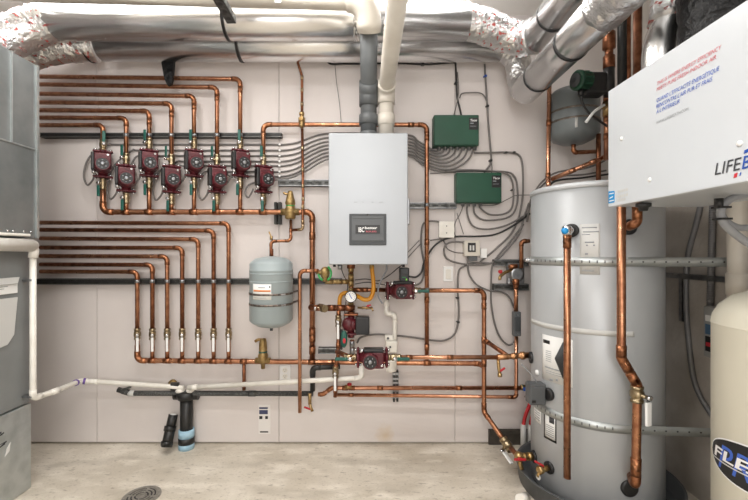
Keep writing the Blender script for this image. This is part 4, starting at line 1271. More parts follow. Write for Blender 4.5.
def ang(px):
    e = hit(px, 252)
    q = math.atan2(e.y - TKY, e.x - TKX)
    return q - 2 * PI if q > 0 else q


a0, a1 = -PI * 1.08, ang(634)
part('seam_tape', MB().band(TKX, TKY, TKR, TKR + .002, a0, a1, .83, .854, 60), M['papergray'], tk, 'pale tape band round the tank')


def strap_path(E, lift):
    rr = TKR + lift
    c = V(TKX, TKY, 0)
    d = E - c
    L = d.length
    base = math.atan2(d.y, d.x)
    at = base - math.acos(rr / L)          # tangent point toward the front
    st = -PI * 1.25
    n = 56
    out = [c + V(rr * math.cos(st + (at - st) * k / n), rr * math.sin(st + (at - st) * k / n), 0) for k in range(n + 1)]
    m = 10
    for k in range(1, m + 1):
        out.append(out[n] + (E - out[n]) * k / m)
    return out, n


for z, w, lab in ((1.157, .02, 'upper galvanized strap holding the big tank, running right to the white pipe'), (.427, .019, 'lower galvanized strap holding the big tank, running right behind the beige tank')):
    path, nn = strap_path(V(1.6, 1.70, 0), .001)
    s = solid('tank_strap', MB().ribbon(path, .0025, z - w, z + w), M['galv'], lab, 'strap', 'tank straps')
    h = MB()
    for k in range(nn + 1, len(path)):
        p0 = (path[k - 1] + path[k]) / 2
        d = path[k] - path[k - 1]
        nx = V(d.y, -d.x, 0).normalized()
        h.lathe([(.004, 0), (.004, .0008)], p0 + nx * .003 + V(0, 0, z), nx, 10)
    for k in range(14):
        a = -PI * 1.0 + k * .1
        h.band(TKX, TKY, TKR + .0036, TKR + .0044, a - .008, a + .008, z - .006, z + .006, 2)
    part('slot_holes', h, M['dark'], s)
    part('strap_stud', MB().lathe([(.012, -.02), (.012, 0), (.007, .0), (.007, .03)], V(TKX - TKR - .006, TKY + .08, z), (0, -1, 0), 8), M['chrome'], s)

# labels
a0, a1 = ang(579.7), ang(600)
def tl(px, py):
    return hit(px, py).z
def tpatch(mb, x0, x1, za, zb, lift=.0016, n=8):
    return mb.band(TKX, TKY, TKR + lift - .001, TKR + lift, ang(x0), ang(x1), zb, za, n)
o = solid('tank_label', tpatch(MB(), 579.7, 600, tl(590, 223.8), tl(590, 274.5), .0012), M['papergray'], 'tall pale label behind the upper strap on the big tank', 'label')
pr = MB()
for y0, y1, x0, x1 in ((227, 228, 582, 597), (231.2, 232.3, 583, 599), (234, 234.8, 582, 590), (241.5, 243, 585, 594), (244.5, 246, 586, 588), (244.5, 246, 593, 595), (253, 255, 585, 588), (257, 257.4, 586, 594), (270.5, 271.4, 582, 594)):
    tpatch(pr, x0, x1, tl(590, y0), tl(590, y1), .0018, 4)
part('print_lines', pr, M['inkgray'], o)
o = solid('tank_label', tpatch(MB(), 542.5, 572.8, tl(558, 337.5), tl(558, 384), .0012, 14), M['paper'], 'large white label with a dark hexagon on the left of the big tank', 'label')
pr, hx_ = MB(), MB()
zc = tl(566, 361)
zh = .085
for k in range(30):
    f0, f1 = k / 30, (k + 1) / 30
    xa, xb = 555 + 15.5 * f0, 555 + 15.5 * f1
    w = min(1, f1 * 1.9) * zh
    tpatch(hx_, xa, xb, zc + w, zc - w, .0018, 2)
part('hexagon_print', hx_, M['darker'], o)
tpatch(pr, 543.5, 550, tl(547, 340), tl(547, 343.5), .0018, 3)
part('badge_print', pr, M['black'], o)
pr = MB()
for y in (351, 353, 355, 357, 359, 361):
    tpatch(pr, 546, 551.5, tl(549, y), tl(549, y + .6), .0018, 3)
tpatch(pr, 545, 562, tl(553, 368.3), tl(553, 369.6), .0018, 6)
for y in (373, 375):
    tpatch(pr, 546, 566, tl(556, y), tl(556, y + .5), .0018, 6)
tpatch(pr, 550, 553, tl(552, 379), tl(552, 381), .0018, 3)
tpatch(pr, 556, 558, tl(557, 379), tl(557, 381), .0018, 3)
part('print_lines', pr, M['inkgray'], o)
o = solid('tank_label', tpatch(MB(), 544, 556.5, tl(550, 413.5), tl(550, 440.5), .0012, 8), M['black'], 'black bordered white label under the lower strap of the big tank', 'label')
part('white_panel', tpatch(MB(), 545.2, 555.3, tl(550, 415.5), tl(550, 438.3), .0018, 8), M['paper'], o)
pr = MB()
tpatch(pr, 549.5, 554.5, tl(551, 417), tl(551, 423), .0024, 4)
part('logo_print', pr, M['inkdark'], o)
pr = MB()
for k in range(6):
    tpatch(pr, 546.5, 554, tl(550, 425.5 + 2 * k), tl(550, 426.2 + 2 * k), .0024, 4)
part('print_lines', pr, M['inkgray'], o)
o = solid('tank_label', tpatch(MB(), 534.2, 541, tl(537, 408.5), tl(537, 421.5), .0012, 5), M['paper'], 'small white label beside the black bordered one on the big tank', 'label')
pr = MB()
for k in range(4):
    tpatch(pr, 535, 540, tl(537, 411 + 2.4 * k), tl(537, 411.7 + 2.4 * k), .0018, 3)
part('print_lines', pr, M['inkgray'], o)

# aquastat box
o = solid('thermostat_box', MB().pbox(530, 405.5, 546.3, 384.5, 1.93, 1.99, .006, 3), M['dark'], 'dark gray thermostat box on the lower left of the big tank', 'control box')
part('box_lid', MB().pbox(531, 404.5, 545.5, 387.5, 1.922, 1.932, .004), M['dark'], o)
part('badge', MB().pbox(532, 403, 536, 400.5, 1.92, 1.923), M['black'], o)
e = hit(549.5, 394)
part('black_boss', MB().lathe([(.03, 0), (.03, .014), (.022, .018)], e, (e - V(TKX, TKY, e.z)), 20).pbox(545, 398, 548, 390, 1.935, 1.955), M['black'], o)
part('capillary', MB().sweep(spline(pts([(521.5, 364, 2.0), (528, 371, 1.985), (535, 379, 1.97), (537, 385, 1.96)])), .0035, 8), M['steel'], o)
e = hit(537.5, 372.5)
solid('tank_plug', MB().lathe([(.014, 0), (.014, .006), (0, .012)], e, e - V(TKX, TKY, e.z), 16), M['white'], 'small white plug on the big tank above the thermostat box', 'plug')


def boss(px, py, r, name='collar'):
    e = hit(px, py)
    n = (e - V(TKX, TKY, e.z)).normalized()
    return e, n


# relief valve at the tank top and its discharge pipe
e, n = boss(572, 230.5, .03)
YR = e.y - .055
o = solid('relief_valve', MB().cyl(e, e + n * .05, .0175).lathe([(.018, -.02), (.021, -.012), (.021, .012), (.018, .02)], V(P(567, 0, YR).x, YR, e.z - .003), (0, 0, 1), 16), M['chrome'], 'chrome relief valve with blue cap on the upper tank front', 'valve')
part('black_collar', MB().lathe([(.031, -.004), (.031, .009), (.024, .012)], e, n, 24), M['black'], o)
part('blue_cap', MB().lathe([(.014, 0), (.015, .008), (.01, .014), (0, .015)], P(564.8, 231, YR - .018), (-.45, -1, .1), 16), M['cyan'], o)
pipe('copper_pipe', [P(567.2, 235, YR), P(567.2, 478, YR)], .0152, M['copper'], 'straight copper discharge pipe in front of the big tank, open at the bottom', fits=[(567.2, 239, YR), (567.2, 243, YR)])

# long pipe with S bend and lower tank elbow
YS = 1.665
e, n = boss(631, 488, .03)
pipe('copper_pipe', [V(P(621.3, 0, YS).x, YS, 1.75), P(621.3, 358, YS), P(637.2, 385, YS), P(637.2, 400, YS), P(635.5, 486, YS), V(e.x, e.y, P(635, 486, YS).z)], .0172, M['copper'],
     'thick copper pipe with an S bend running down the tank front to its bottom port', fits=[(621.3, 351, YS), (626, 366, YS), (633, 378, YS), (635.8, 470, YS), (635.7, 464, YS)], bend=1.7)
o = make_valve(M['white'], 'brass valve with white lever on the thick pipe before the big tank', None, .115, .016)
o.location = P(637, 394, YS)
o.rotation_euler = (0, PI, R(20))
o.scale = (1.35, 1.35, 1.0)
e2, n2 = boss(629, 488, .03)
solid('port_collar', MB().lathe([(.036, -.004), (.036, .008), (.028, .011)], e2, n2, 24), M['black'], 'black rubber collar at the bottom port of the big tank', 'collar')
# brass outlet elbow under the air exchanger
e, n = boss(628.5, 227, .03)
o = pipe('copper_pipe', [e, V(P(631, 0, YS).x, YS + .005, e.z), V(P(636.5, 0, YS).x, YS - .004, e.z + .012), V(P(637.2, 0, YS).x, YS - .004, ZC - .002)], .0165, M['copper_old'],
         'thick brown copper riser from the brass tank elbow up behind the white air exchanger', fits=[(637.2, 205, YS), (637.2, 198, YS), (637.2, 214, YS)], fm=M['copper_fit'], bend=1.3)
solid('port_collar', MB().lathe([(.034, -.004), (.034, .007), (.026, .01)], e, n, 24), M['black'], 'black rubber collar at the upper port of the big tank', 'collar')

# drain valve and bottom inlet
e, n = boss(549.5, 467.5, .03)
o = solid('drain_valve', MB().cyl(e, e + n * .055, .0135).lathe([(.017, 0), (.02, .006), (.02, .02), (.015, .026)], e + n * .045, n, 8).tube([e + n * .05, e + n * .065 + V(0, 0, -.01), e + n * .072 + V(0, 0, -.03)], .009, n=10), M['brass'], 'brass drain valve with red lever on the lower front of the big tank', 'valve')
part('black_collar', MB().lathe([(.029, -.004), (.029, .008), (.02, .011)], e, n, 24), M['black'], o)
part('handle', MB().box(e + n * .055 + V(-.008, 0, .03), (.05, .012, .009), Matrix.Rotation(.5, 3, 'Y'), .003), M['red'], o)
part('paper_tag', MB().lathe([(.014, 0), (.014, .0015)], e + n * .075 + V(.004, 0, -.03), n, 16), M['papergray'], o)
e, n = boss(534.5, 456.5, .03)
YBm = 2.05
q0 = V(e.x, e.y, e.z)
q1 = P(519, 456.5, YBm - .02)
o = solid('tank_inlet_fitting', MB().cyl(q0, q1, .0155, n=12).cyl(q0 + (q1 - q0) * .2, q0 + (q1 - q0) * .45, .021, n=8).cyl(q0 + (q1 - q0) * .6, q0 + (q1 - q0) * .75, .019, n=8).ball(q1, .024).tube([q1, q1 + V(.004, -.005, -.035), q1 + V(.012, -.008, -.06)], .0105, n=10), M['brass'],
          'brass tee at the lower left tank port with a drain spout', 'fitting')
part('black_collar', MB().lathe([(.031, -.004), (.031, .008), (.022, .011)], e, n, 24), M['black'], o)
part('handle', MB().box(q1 + V(-.006, -.03, .0), (.062, .008, .013), None, .004).box(q1 + V(-.006, -.02, .002), (.016, .03, .012)), M['red'], o, 'red lever')
v = make_valve(M['white'], 'brass valve with white lever on the slanting pipe at the tank bottom', None, .075, .016)
d = (P(508, 446, 2.16) - P(484, 412, YD)).normalized()
v.location = P(507, 444.5, 2.165)
v.rotation_euler = V(0, 0, 1).rotation_difference(d).to_euler()
v.scale = (1.25, 1.25, 1.1)
pipe('copper_pipe', [P(509, 447, 2.155), q1], .0132, M['copper_old'], 'short copper piece between the slanting valve and the brass tank tee')

# drain pan under the tank
solid('drain_pan', MB().lathe([(.35, .0), (.358, .004), (.366, .085), (.372, .088), (.372, .091), (.36, .091), (.353, .012), (.1, .012), (.1, .004)], (TKX, TKY - .005, 0), n=72), M['dark'], 'dark gray plastic drain pan under the big tank', 'pan')
part('drain_fitting', MB().cyl(P(519.5, 499, 1.90), P(526, 497, 1.95), .022), M['pvc'], bpy.data.objects['drain_pan'], 'white drain fitting')
solid('tank_stand', MB().lathe([(.27, .0125), (.27, .03)], (TKX, TKY, 0), n=48), M['black'], 'low round black base between the big tank and its drain pan', 'base')

# red pex with white sleeves
for x0, lab in ((523.5, 'left of two red plastic pipes rising from white sleeves behind the tank'), (530.5, 'right of two red plastic pipes rising from white sleeves, nearest the tank')):
    o = solid('pex_pipe', MB().sweep(spline(pts([(x0, 430, 2.42), (x0 + .5, 422, 2.42), (x0 + 2.5, 414, 2.43), (x0 + 6, 405, 2.44), (x0 + 8, 395, 2.45)])), .0105, 10), M['pex'], lab, 'pipe', 'red plastic pipes')
    q = P(x0, 444.5, 2.42)
    part('white_sleeve', MB().lathe([(.017, 0), (.017, q.z * 0 + P(x0, 425, 2.42).z), (.012, P(x0, 425, 2.42).z + .004)], V(q.x, q.y, 0), n=14), M['papergray'], o)

# ================================================================ above the tank
c = P(573.5, 115, 2.3)
re = .134
zt, zb = P(0, 93, 2.3).z, P(0, 138, 2.3).z
o = solid('expansion_tank', MB().lathe([(0, zb - .04 - zb), (.07, -.03), (.115, -.008), (re, .02), (re, zt - zb - .02), (.115, zt - zb + .006), (.06, zt - zb + .022), (0, zt - zb + .027)], (c.x, 2.3, zb), n=48), M['exp_dark'], 'gray expansion tank in the shade above the big tank', 'expansion tank')
for y in (107.5, 118):
    zz = P(0, y, 2.2).z
    path = [V(c.x + (re + .001) * math.cos(a), 2.3 + (re + .001) * math.sin(a), 0) for a in [PI - .9 + k * (PI + 1.8) / 48 for k in range(49)]]
    part('strap_band', MB().ribbon(path, .002, zz - .005, zz + .005), M['rust'], o, 'steel strap')
part('label', MB().band(c.x, 2.3, re, re + .0015, -2.0, -1.9, P(0, 127, 2.17).z, P(0, 117, 2.17).z, 3), M['papergray'], o)
part('bottom_nipple', MB().cyl((c.x, 2.3, zb - .055), (c.x, 2.3, zb - .035), .012), M['copper_old'], o)
pipe('copper_pipe', [V(c.x, 2.3, zb - .05), V(c.x, 2.3, P(0, 152.5, 2.3).z), P(599, 151.5, 2.3)], .012, M['copper'], 'short copper elbow pipe under the shaded expansion tank', bend=1.8)
pipe('copper_pipe', [P(549.5, 74, 2.30), P(548, 178, 2.28), P(548.5, 186.5, 2.22)], .0122, M['copper_bright'], 'upright copper pipe at the wall left of the shaded expansion tank', elbows=False, fits=[(549, 123, 2.29), (548, 176, 2.28)])
pipe('copper_pipe', [P(551, 179.5, 2.24), P(606, 156.5, 2.12)], .0125, M['copper_bright'], 'sloping reddish copper pipe over the top of the big tank', fits=[(572, 170.5, 2.19), (593, 162, 2.15)], fm=M['copper'])
pipe('copper_pipe', [P(598.5, 186, 2.22), P(598.5, 134, 2.22)], .0125, M['copper_old'], 'dark upright copper pipe rising from the tank lid near the air exchanger edge')
pipe('copper_pipe', [P(606.3, 160, 2.1), P(606.3, 88, 2.1)], .0125, M['copper'], 'copper riser at the far edge of the white air exchanger', fits=[(606.3, 98, 2.1), (606.3, 119, 2.1), (606.3, 137, 2.1)])
cable('flex_cable', [(529, 205), (533, 195), (541, 183), (552, 174.5), (566, 170.5), (585, 168.5), (604, 161), (612, 152)], .0055, M['cable'], 'gray cable arching over the left shoulder of the big tank', Y=2.4)
cable('flex_cable', [(527, 222), (530, 205), (538, 190), (550, 179.5), (563, 176), (585, 174.5), (606, 170.5)], .0055, M['cable'], 'second gray cable lying along the wall behind the tank lid', Y=2.44)
cable('flex_cable', [(549, 192, 2.25), (551, 184, 2.30), (560, 180, 2.36), (585, 177.5, 2.40), (610, 174, 2.42)], .006, M['cable_dark'], 'black cable rising off the tank lid at its left', Y=None)
o = solid('wall_hook', MB().cyl(P(556, 142, 2.42), P(563, 142.7, 2.42), .006).cyl(P(559, 142, 2.42), P(559, 142, 2.53), .005), M['black'], 'small black hook on the wall below the shaded expansion tank', 'hook')

# green pump and the dark valves above it
qg = P(596, 80.5, 2.05)
o = thing('circulator_pump', qg, 'green and black circulator pump high up beside the shaded expansion tank', 'pump')
part('motor_housing', MB().lathe([(.04, 0), (.045, .004), (.045, .055), (.05, .058), (.05, .072), (.04, .078), (0, .078)], P(588.5, 81, 2.05), (-1, -.25, -.05), 28), M['green_box'], o, 'dark green motor')
rb = MB()
for k in range(10):
    a = 2 * PI * k / 10
    rb.box(P(583.5, 81, 2.042) + V(0, .046 * math.cos(a), .046 * math.sin(a)), (.045, .006, .006))
part('cooling_ribs', rb, M['green_box'], o)
part('end_cap', MB().lathe([(.034, 0), (.034, .006), (.014, .008), (.012, .012), (0, .012)], P(588.5, 81, 2.05) + V(-1, -.25, -.05).normalized() * .077, (-1, -.25, -.05), 20), M['darker'], o)
part('volute', MB().pbox(587, 93, 608, 71, 2.03, 2.11, .012, 3).cyl(P(609, 96, 2.05), P(609, 66, 2.05), .026), M['black'], o)
part('cable_gland', MB().cyl(P(581, 90, 2.03), P(581, 96, 2.03), .014, n=10), M['black'], o)
cable('pump_cable', [(581, 95, 2.03), (582.5, 103, 2.03), (588, 112, 2.04), (598, 120, 2.06), (607, 126, 2.08)], .006, M['cable_dark'], 'black power cable of the green pump')
o = solid('ball_valve', MB().cyl(P(606.3, 116, 2.085), P(606.3, 102, 2.085), .018, n=8).cyl(P(606.3, 108, 2.085), P(601, 107.5, 2.05), .009), M['brass'], 'brass valve with a long white lever under the green pump', 'valve')
part('lever', MB().tube([P(604, 105, 2.05), P(595.5, 110.5, 2.03), P(592.5, 113.5, 2.025), P(586, 122, 2.02)], .0075, n=8), M['white'], o, 'white lever')
o = solid('flange_fitting', MB().lathe([(.017, -.19), (.017, -.15), (.028, -.145), (.028, -.085), (.02, -.08), (.019, -.05), (.03, -.045), (.03, .035), (.02, .04), (.018, .14)], P(609, 40, 2.05), n=14), M['copper_old'], 'dark bronze valve fittings on the riser above the green pump', 'valve')
YQ = 1.80
solid('black_pipe', MB().cyl(P(622, 100, YQ), V(P(622, 0, YQ).x, YQ, ZC - .002), .0185), M['abs'], 'black upright pipe between the copper risers behind the air exchanger', 'pipe')
pipe('copper_pipe', [V(P(628, 0, YQ).x, YQ + .0, 1.58), V(P(628, 0, YQ).x, YQ, ZC - .002)], .0115, M['copper_old'], 'thin dark copper riser touching the black pipe behind the air exchanger')

# ================================================================ white air exchanger
EX0, EX1, EY0, EY1, EZ0, EZ1 = .942, 1.298, .62, 1.55, 1.374, 1.822
ex = thing('air_exchanger', ((EX0 + EX1) / 2, (EY0 + EY1) / 2, EZ0), 'big white air exchanger cabinet hanging from the ceiling at upper right', 'air exchanger')
part('cabinet', MB().box2((EX0 + .012, EY0, EZ0), (EX1, EY1 - .004, EZ1), .003), M['enamel'], ex)
dp = part('door_panel', MB().box2((EX0, EY0, EZ0), (EX0 + .013, EY1, EZ1), .003, 2), M['enamel'], ex, 'smooth white door panel')
for y in (1.505, .66):
    part('hanging_strap', MB().box2((1.25, y, EZ1 - .002), (1.253, y + .03, ZC)), M['galv_dull'], ex)
lat = MB()
for (x, y) in ((622, 138.6), (649.8, 179.8), (740, 143.5)):
    p = PX(x, y, EX0)
    lat.lathe([(.008, 0), (.0075, .003), (.003, .005), (0, .005)], p, (-1, 0, 0), 14)
part('panel_screws', lat, M['white'], dp)
RT, UP = V(0, -1, 0), V(0, 0, 1)


def exline(txt, x0, y0, x1, cap, m, shear=0.0, bold=0.0, name='lettering'):
    p = PX(x0, y0, EX0)
    w = p.y - EX0 * F / (x1 - CX)
    letters(txt, V(EX0 - .0003, p.y, p.z), RT, UP, w, cap, m, dp, name, shear, bold)


exline('THIS IS WHERE ENERGY EFFICIENCY', 657.6, 85.4, 722, .0118, M['redtext'], .22, .0)
exline('MEETS PURE FRESH INDOOR AIR', 657.0, 91.4, 716.6, .0118, M['redtext'], .22, .0)
exline('QUAND L\u2019EFFICACIT\u00c9 \u00c9NERG\u00c9TIQUE', 657.0, 102.4, 720, .0128, M['bluetext'], .22, .0)
exline('RENCONTRE L\u2019AIR PUR ET FRAIS', 656.6, 108.5, 713, .0128, M['bluetext'], .22, .0)
exline('\u00c0 L\u2019INT\u00c9RIEUR', 656.6, 114.0, 680, .0128, M['bluetext'], .22, .0)
exline('WWW.LIFEBREATH.COM', 656.8, 124.2, 688.8, .0095, M['inkgray'], .1)
exline('LIFE', 715.2, 175.2, 742.2, .033, M['inkdark'], .2, .002, 'logo_letters')
p = PX(742.4, 169.8, EX0)
letters('BREATH', V(EX0 - .0003, p.y, PX(715.2, 175.2, EX0).z), RT, UP, .15, .033, M['blue'], dp, 'logo_letters', .2, .008)


def expatch(poly, m, name):
    part(name, MB().prism([PX(x, y, EX0 - .0002) for x, y in poly], V(0, 0, 0), V(-.0008, 0, 0)), m, dp)


expatch([(733.6, 178.2), (734.6, 173.6), (737.8, 172.6), (736.8, 177.2)], M['redmark'], 'logo_square')
expatch([(739.4, 176.0), (740.2, 172.6), (741.4, 172.2), (740.6, 175.6)], M['blue'], 'logo_square')
expatch([(744.0, 153.8), (744.8, 150.2), (751, 147.6), (750.2, 151.4)], M['blue'], 'logo_square')
expatch([(608.7, 203.5), (608.7, 191.4), (614.6, 190.9), (614.6, 202.3)], M['cyan'], 'sticker')
pr = MB()
for (x0, y0, x1, y1) in ((609.3, 194.5, 613.8, 193.6), (609.5, 199, 613, 197), (609.3, 201.8, 614, 200.7)):
    a, b = PX(x0, y0, EX0 - .0012), PX(x1, y1, EX0 - .0012)
    pr.prism([a, b, b + V(0, 0, .004), a + V(0, 0, .004)], V(0, 0, 0), V(-.0004, 0, 0))
part('sticker_print', pr, M['white'], dp)
pr = MB()
for (x0, y0, x1, y1) in ((617, 193, 628.5, 190.5), (617, 198.5, 628.5, 195.6), (617, 202, 626, 200)):
    a, b = PX(x0, y0, EX0 - .0004), PX(x1, y1, EX0 - .0004)
    n_ = 5
    for k in range(n_):
        p, q = a + (b - a) * (k / n_), a + (b - a) * ((k + .7) / n_)
        pr.prism([p, q, q + V(0, 0, .009), p + V(0, 0, .009)], V(0, 0, 0), V(-.0004, 0, 0))
part('sticker_print', pr, M['papergray'], dp)
# drain spigot under the cabinet and bolts
q = V(P(642, 202, 1.40).x + .005, 1.40, EZ0)
part('drain_spigot', MB().lathe([(.024, -.004), (.024, -.016), (.016, -.018), (.013, -.03)], q, n=18), M['black'], ex)
part('spigot_nut', MB().cyl(q + V(.012, .02, -.024), q + V(.012, .02, -.002), .008, n=8), M['chrome'], ex)

# ducts leaving the air exchanger top
o = solid('round_duct', MB().sweep(spline([V(1.085, 1.47, EZ1 + .002), V(1.09, 1.47, 1.95), V(1.12, 1.47, 2.05), V(1.14, 1.47, 2.2), V(1.14, 1.47, 2.4), V(1.14, 1.47, ZC - .005)], 6), .06, 28), M['duct'], 'silver duct rising from the air exchanger top beside the black wrapped ducts', 'duct')
part('foil_sleeve', MB().sweep(spline([V(1.118, 1.47, 2.045), V(1.14, 1.47, 2.2), V(1.14, 1.47, 2.4), V(1.14, 1.47, ZC - .03)], 8), .067, 24, jit=.05), M['foil_red'], o, 'crinkled foil tape sleeve')
for (yy, rr, lab) in ((1.235, .128, 'black plastic wrapped duct on the air exchanger, the far one'), (.93, .14, 'black plastic wrapped duct on the air exchanger, the near one at the frame edge')):
    ps = spline([V(1.13, yy, EZ1 + .002), V(1.13, yy, 1.95), V(1.14, yy + .02, 2.1), V(1.15, yy, 2.25), V(1.15, yy, 2.45), V(1.15, yy, ZC - .005)], 8)
    solid('insulated_duct', MB().sweep(ps, rr, 30, jit=.045), M['blackfoil'], lab, 'duct', 'black wrapped ducts')

# ================================================================ right wall and beige tank
XW = XR - .012
def rw(seq, X=XW):
    return [PX(x, y, X) for x, y in seq]
solid('flex_conduit', MB().sweep(spline(rw([(702, 196), (699.5, 210), (694, 232), (689, 250), (686.5, 268), (686, 300), (688, 335), (693, 375), (700, 396), (714, 418), (726, 434)]), 6), .0125, 10), M['flexconduit'], 'long gray flexible conduit curving down the right wall beside the big tank', 'conduit')
o = solid('flex_conduit', MB().sweep(rw([(713, 196), (712, 240), (710, 309)], XW - .005), .0135, 10), M['flexconduit'], 'straight flexible conduit dropping into the small box on the right wall', 'conduit')
rg = MB()
qa_, qb_ = rw([(713, 196), (710, 309)], XW - .005)
for k in range(48):
    p = qa_ + (qb_ - qa_) * (k + .5) / 48
    rg.cyl(p - V(0, 0, .002), p + V(0, 0, .002), .0148, n=10)
part('conduit_rings', rg, M['flexconduit'], o)
a, b = PX(703.3, 356, XR - .05), PX(714, 307.5, XR - .05)
o = solid('disconnect_box', MB().box2((XR - .05, a.y, a.z), (XR, b.y - .1, b.z), .004), M['switchgray'], 'small gray switch box with blue and red stickers on the right wall', 'switch box')
def dbp(y0, y1, m, name):
    ztop, zbot = PX(707, y0, XR - .05).z, PX(707, y1, XR - .05).z
    part(name, MB().box2((XR - .0515, a.y - .012, zbot), (XR - .05, b.y - .08, ztop)), m, o)
dbp(315, 321, M['paper'], 'white_sticker')
dbp(324, 334, mat('box_blue', '4C6A86', .5), 'blue_sticker')
dbp(336, 351, M['black'], 'black_sticker')
part('red_sticker', MB().box2((XR - .0525, a.y - .016, PX(707, 346, XR - .05).z), (XR - .0515, b.y - .07, PX(707, 342, XR - .05).z)), M['redmark'], o)
# front side of the same box faces the room along its long edge
solid('strut_channel', MB().box2((XR - .03, 1.35, PX(690, 279, XR).z - .0), (XR, 2.2, PX(690, 274, XR).z)), M['steel'], 'gray horizontal strut channel on the right wall behind the white pipe', 'strut')
solid('strut_channel', MB().box2((XR - .02, 2.02, .85), (XR, 2.04, PX(670, 276, XR).z - .01)), M['steel'], 'thin gray upright strut channel on the right wall beside the big tank', 'strut')
xq, yq = 1.548, 1.662
o = solid('drain_pipe', MB().cyl((xq, yq, 0), (xq, yq, ZC - .002), .034, n=24), M['pvc_cream'], 'upright white plastic pipe against the right wall behind the beige tank', 'pipe')
part('coupling', MB().lathe([(.034, 0), (.039, .002), (.039, .09), (.034, .092)], (xq, yq, 1.02), n=24), M['pvc_cream'], o)
solid('drain_pipe', MB().cyl((1.582, 1.50, 0), (1.582, 1.50, ZC - .002), .03, n=24), M['pvc'], 'second upright white pipe at the right frame edge behind the gray hoses', 'pipe')
# hoses hanging under the exchanger
def hose(seq, r, lab, Y=1.22):
    return solid('drain_hose', MB().sweep(spline(pts(seq, Y), 8), r, 12), M['hose'], lab, 'hose', 'gray hoses under the air exchanger')
o = hose([(770, 190), (755, 193), (742, 195.5), (730, 199.5), (722.5, 206.5), (720.8, 214), (724, 223), (733, 232), (745, 241), (762, 252)], .0115, 'thick gray hose looping in from the right edge under the air exchanger')
for x, y in ((721.3, 207.5), (722.3, 219)):
    q = P(x, y, 1.22)
    part('tie', MB().box(q, (.034, .034, .006)), M['black'], o, 'black cable tie')
part('black_plug', MB().cyl(P(718.8, 208, 1.22), P(718.8, 198.5, 1.22), .0115), M['black'], o)
hose([(720.5, 206), (721, 214), (727, 222), (737, 227.3), (748, 227.8), (765, 227)], .0105, 'second gray hose crossing inside the loop under the air exchanger', 1.26)

# beige pressure tank
FX, FY, FR = 1.37, 1.28, .2
prof = [(0, .02), (.15, .02), (.15, .0), (.155, .0), (.16, .05), (FR - .02, .07), (FR, .1), (FR, .955), (FR + .001, .957), (FR + .001, .962), (FR, .964), (FR - .003, .985), (FR - .02, 1.02), (FR - .055, 1.052), (.1, 1.072), (.05, 1.081), (0, 1.083)]
ft = solid('pressure_tank', MB().lathe(prof, (FX, FY, 0), n=96), M['beige'], 'beige rounded pressure tank at the lower right corner', 'tank')
part('air_cap', MB().lathe([(.022, 0), (.022, .02), (.012, .028), (0, .029)], (FX, FY, 1.079), n=20), M['black'], ft)
part('seam_line', MB().lathe([(FR, 0), (FR + .0018, .001), (FR + .0018, .004), (FR, .005)], (FX, FY, .956), n=96), M['beige'], ft)
p0 = R(153.5)
zc0 = .532


def wrap(lift, ox, oz):
    def f(x, y):
        a = p0 + (x + ox) / FR
        return V(FX + (FR + lift) * math.cos(a), FY + (FR + lift) * math.sin(a), oz + y)
    return f


def leaf(mb, W_, hh, lift, ox):
    w = wrap(lift, 0, zc0)
    wi = wrap(-.002, 0, zc0)
    n = 40
    for k in range(n):
        f0, f1 = k / n, (k + 1) / n
        for (fa, fb) in ((f0, f1),):
            ha, hb = [hh * math.sqrt(max(0, 1 - (2 * f - 1) ** 2)) for f in (fa, fb)]
            sh = lambda f: .0
            A = [w(ox + W_ * fa, -ha + sh(fa)), w(ox + W_ * fb, -hb + sh(fb)), w(ox + W_ * fb, hb + sh(fb)), w(ox + W_ * fa, ha + sh(fa))]
            vv = [mb.bm.verts.new(p) for p in A]
            try:
                mb.bm.faces.new(vv)
            except ValueError:
                pass
    bmesh.ops.remove_doubles(mb.bm, verts=mb.bm.verts, dist=1e-6)
    bmesh.ops.dissolve_degenerate(mb.bm, dist=1e-6, edges=mb.bm.edges)
    return mb


lgo = part('logo_border', leaf(MB(), .335, .074, .0012, -.004), M['white'], ft, 'white bordered oval brand label')
part('logo_oval', leaf(MB(), .325, .069, .0018, .001), M['black'], lgo, 'black oval')
letters('PRO', None, None, None, .20, .085, M['bluetext'], lgo, 'logo_letters', .25, .0, wrap(.0024, .045, zc0 - .042))
letters('FLEX', None, None, None, .20, .036, M['white'], lgo, 'logo_letters', .12, .02, wrap(.003, .022, zc0 - .012))
swb = MB()
w = wrap(.003, 0, zc0)
for k in range(20):
    x0, x1 = .01 + .3 * k / 20, .01 + .3 * (k + 1) / 20
    z0 = -.022
    vv = [swb.bm.verts.new(p) for p in (w(x0, z0), w(x1, z0), w(x1, z0 + .004), w(x0, z0 + .004))]
    swb.bm.faces.new(vv)
part('swoosh_line', swb, M['papergray'], lgo)

# ================================================================ low drain stack
q = P(186.5, 394, 2.448)
o = solid('drain_stack', MB().cyl((q.x, q.y, 0), q, .037, n=24).lathe([(.048, -.03), (.056, -.012), (.056, .012), (.03, .02), (0, .02)], q, n=24).cyl(q + V(-.075, 0, -.008), q + V(.075, 0, -.008), .026, n=16), M['abs'], 'black drain stack with pale blue bands at the left of the wall base', 'drain pipe')
zb0, zb1, zb2, zb3 = [P(0, y, 2.42).z for y in (448, 440, 432.5, 425.5)]
part('blue_band', MB().lathe([(.046, 0), (.046, .035), (.038, .036)], (q.x, q.y, .0), n=24), M['skyblue'], o, 'pale blue band')
part('blue_band', MB().lathe([(.046, 0), (.046, .048), (.038, .049)], (q.x, q.y, .068), n=24), M['skyblue'], o, 'pale blue band')
part('rubber_collar', MB().cyl((q.x, q.y, .034), (q.x, q.y, .07), .0475, n=24), M['abs'], o)
part('white_inlet', MB().ball(q + V(-.034, -.012, .026), .024, (1.2, 1, .8)).ball(q + V(.028, -.012, .026), .022, (1.1, 1, .8)), M['pvc'], o)
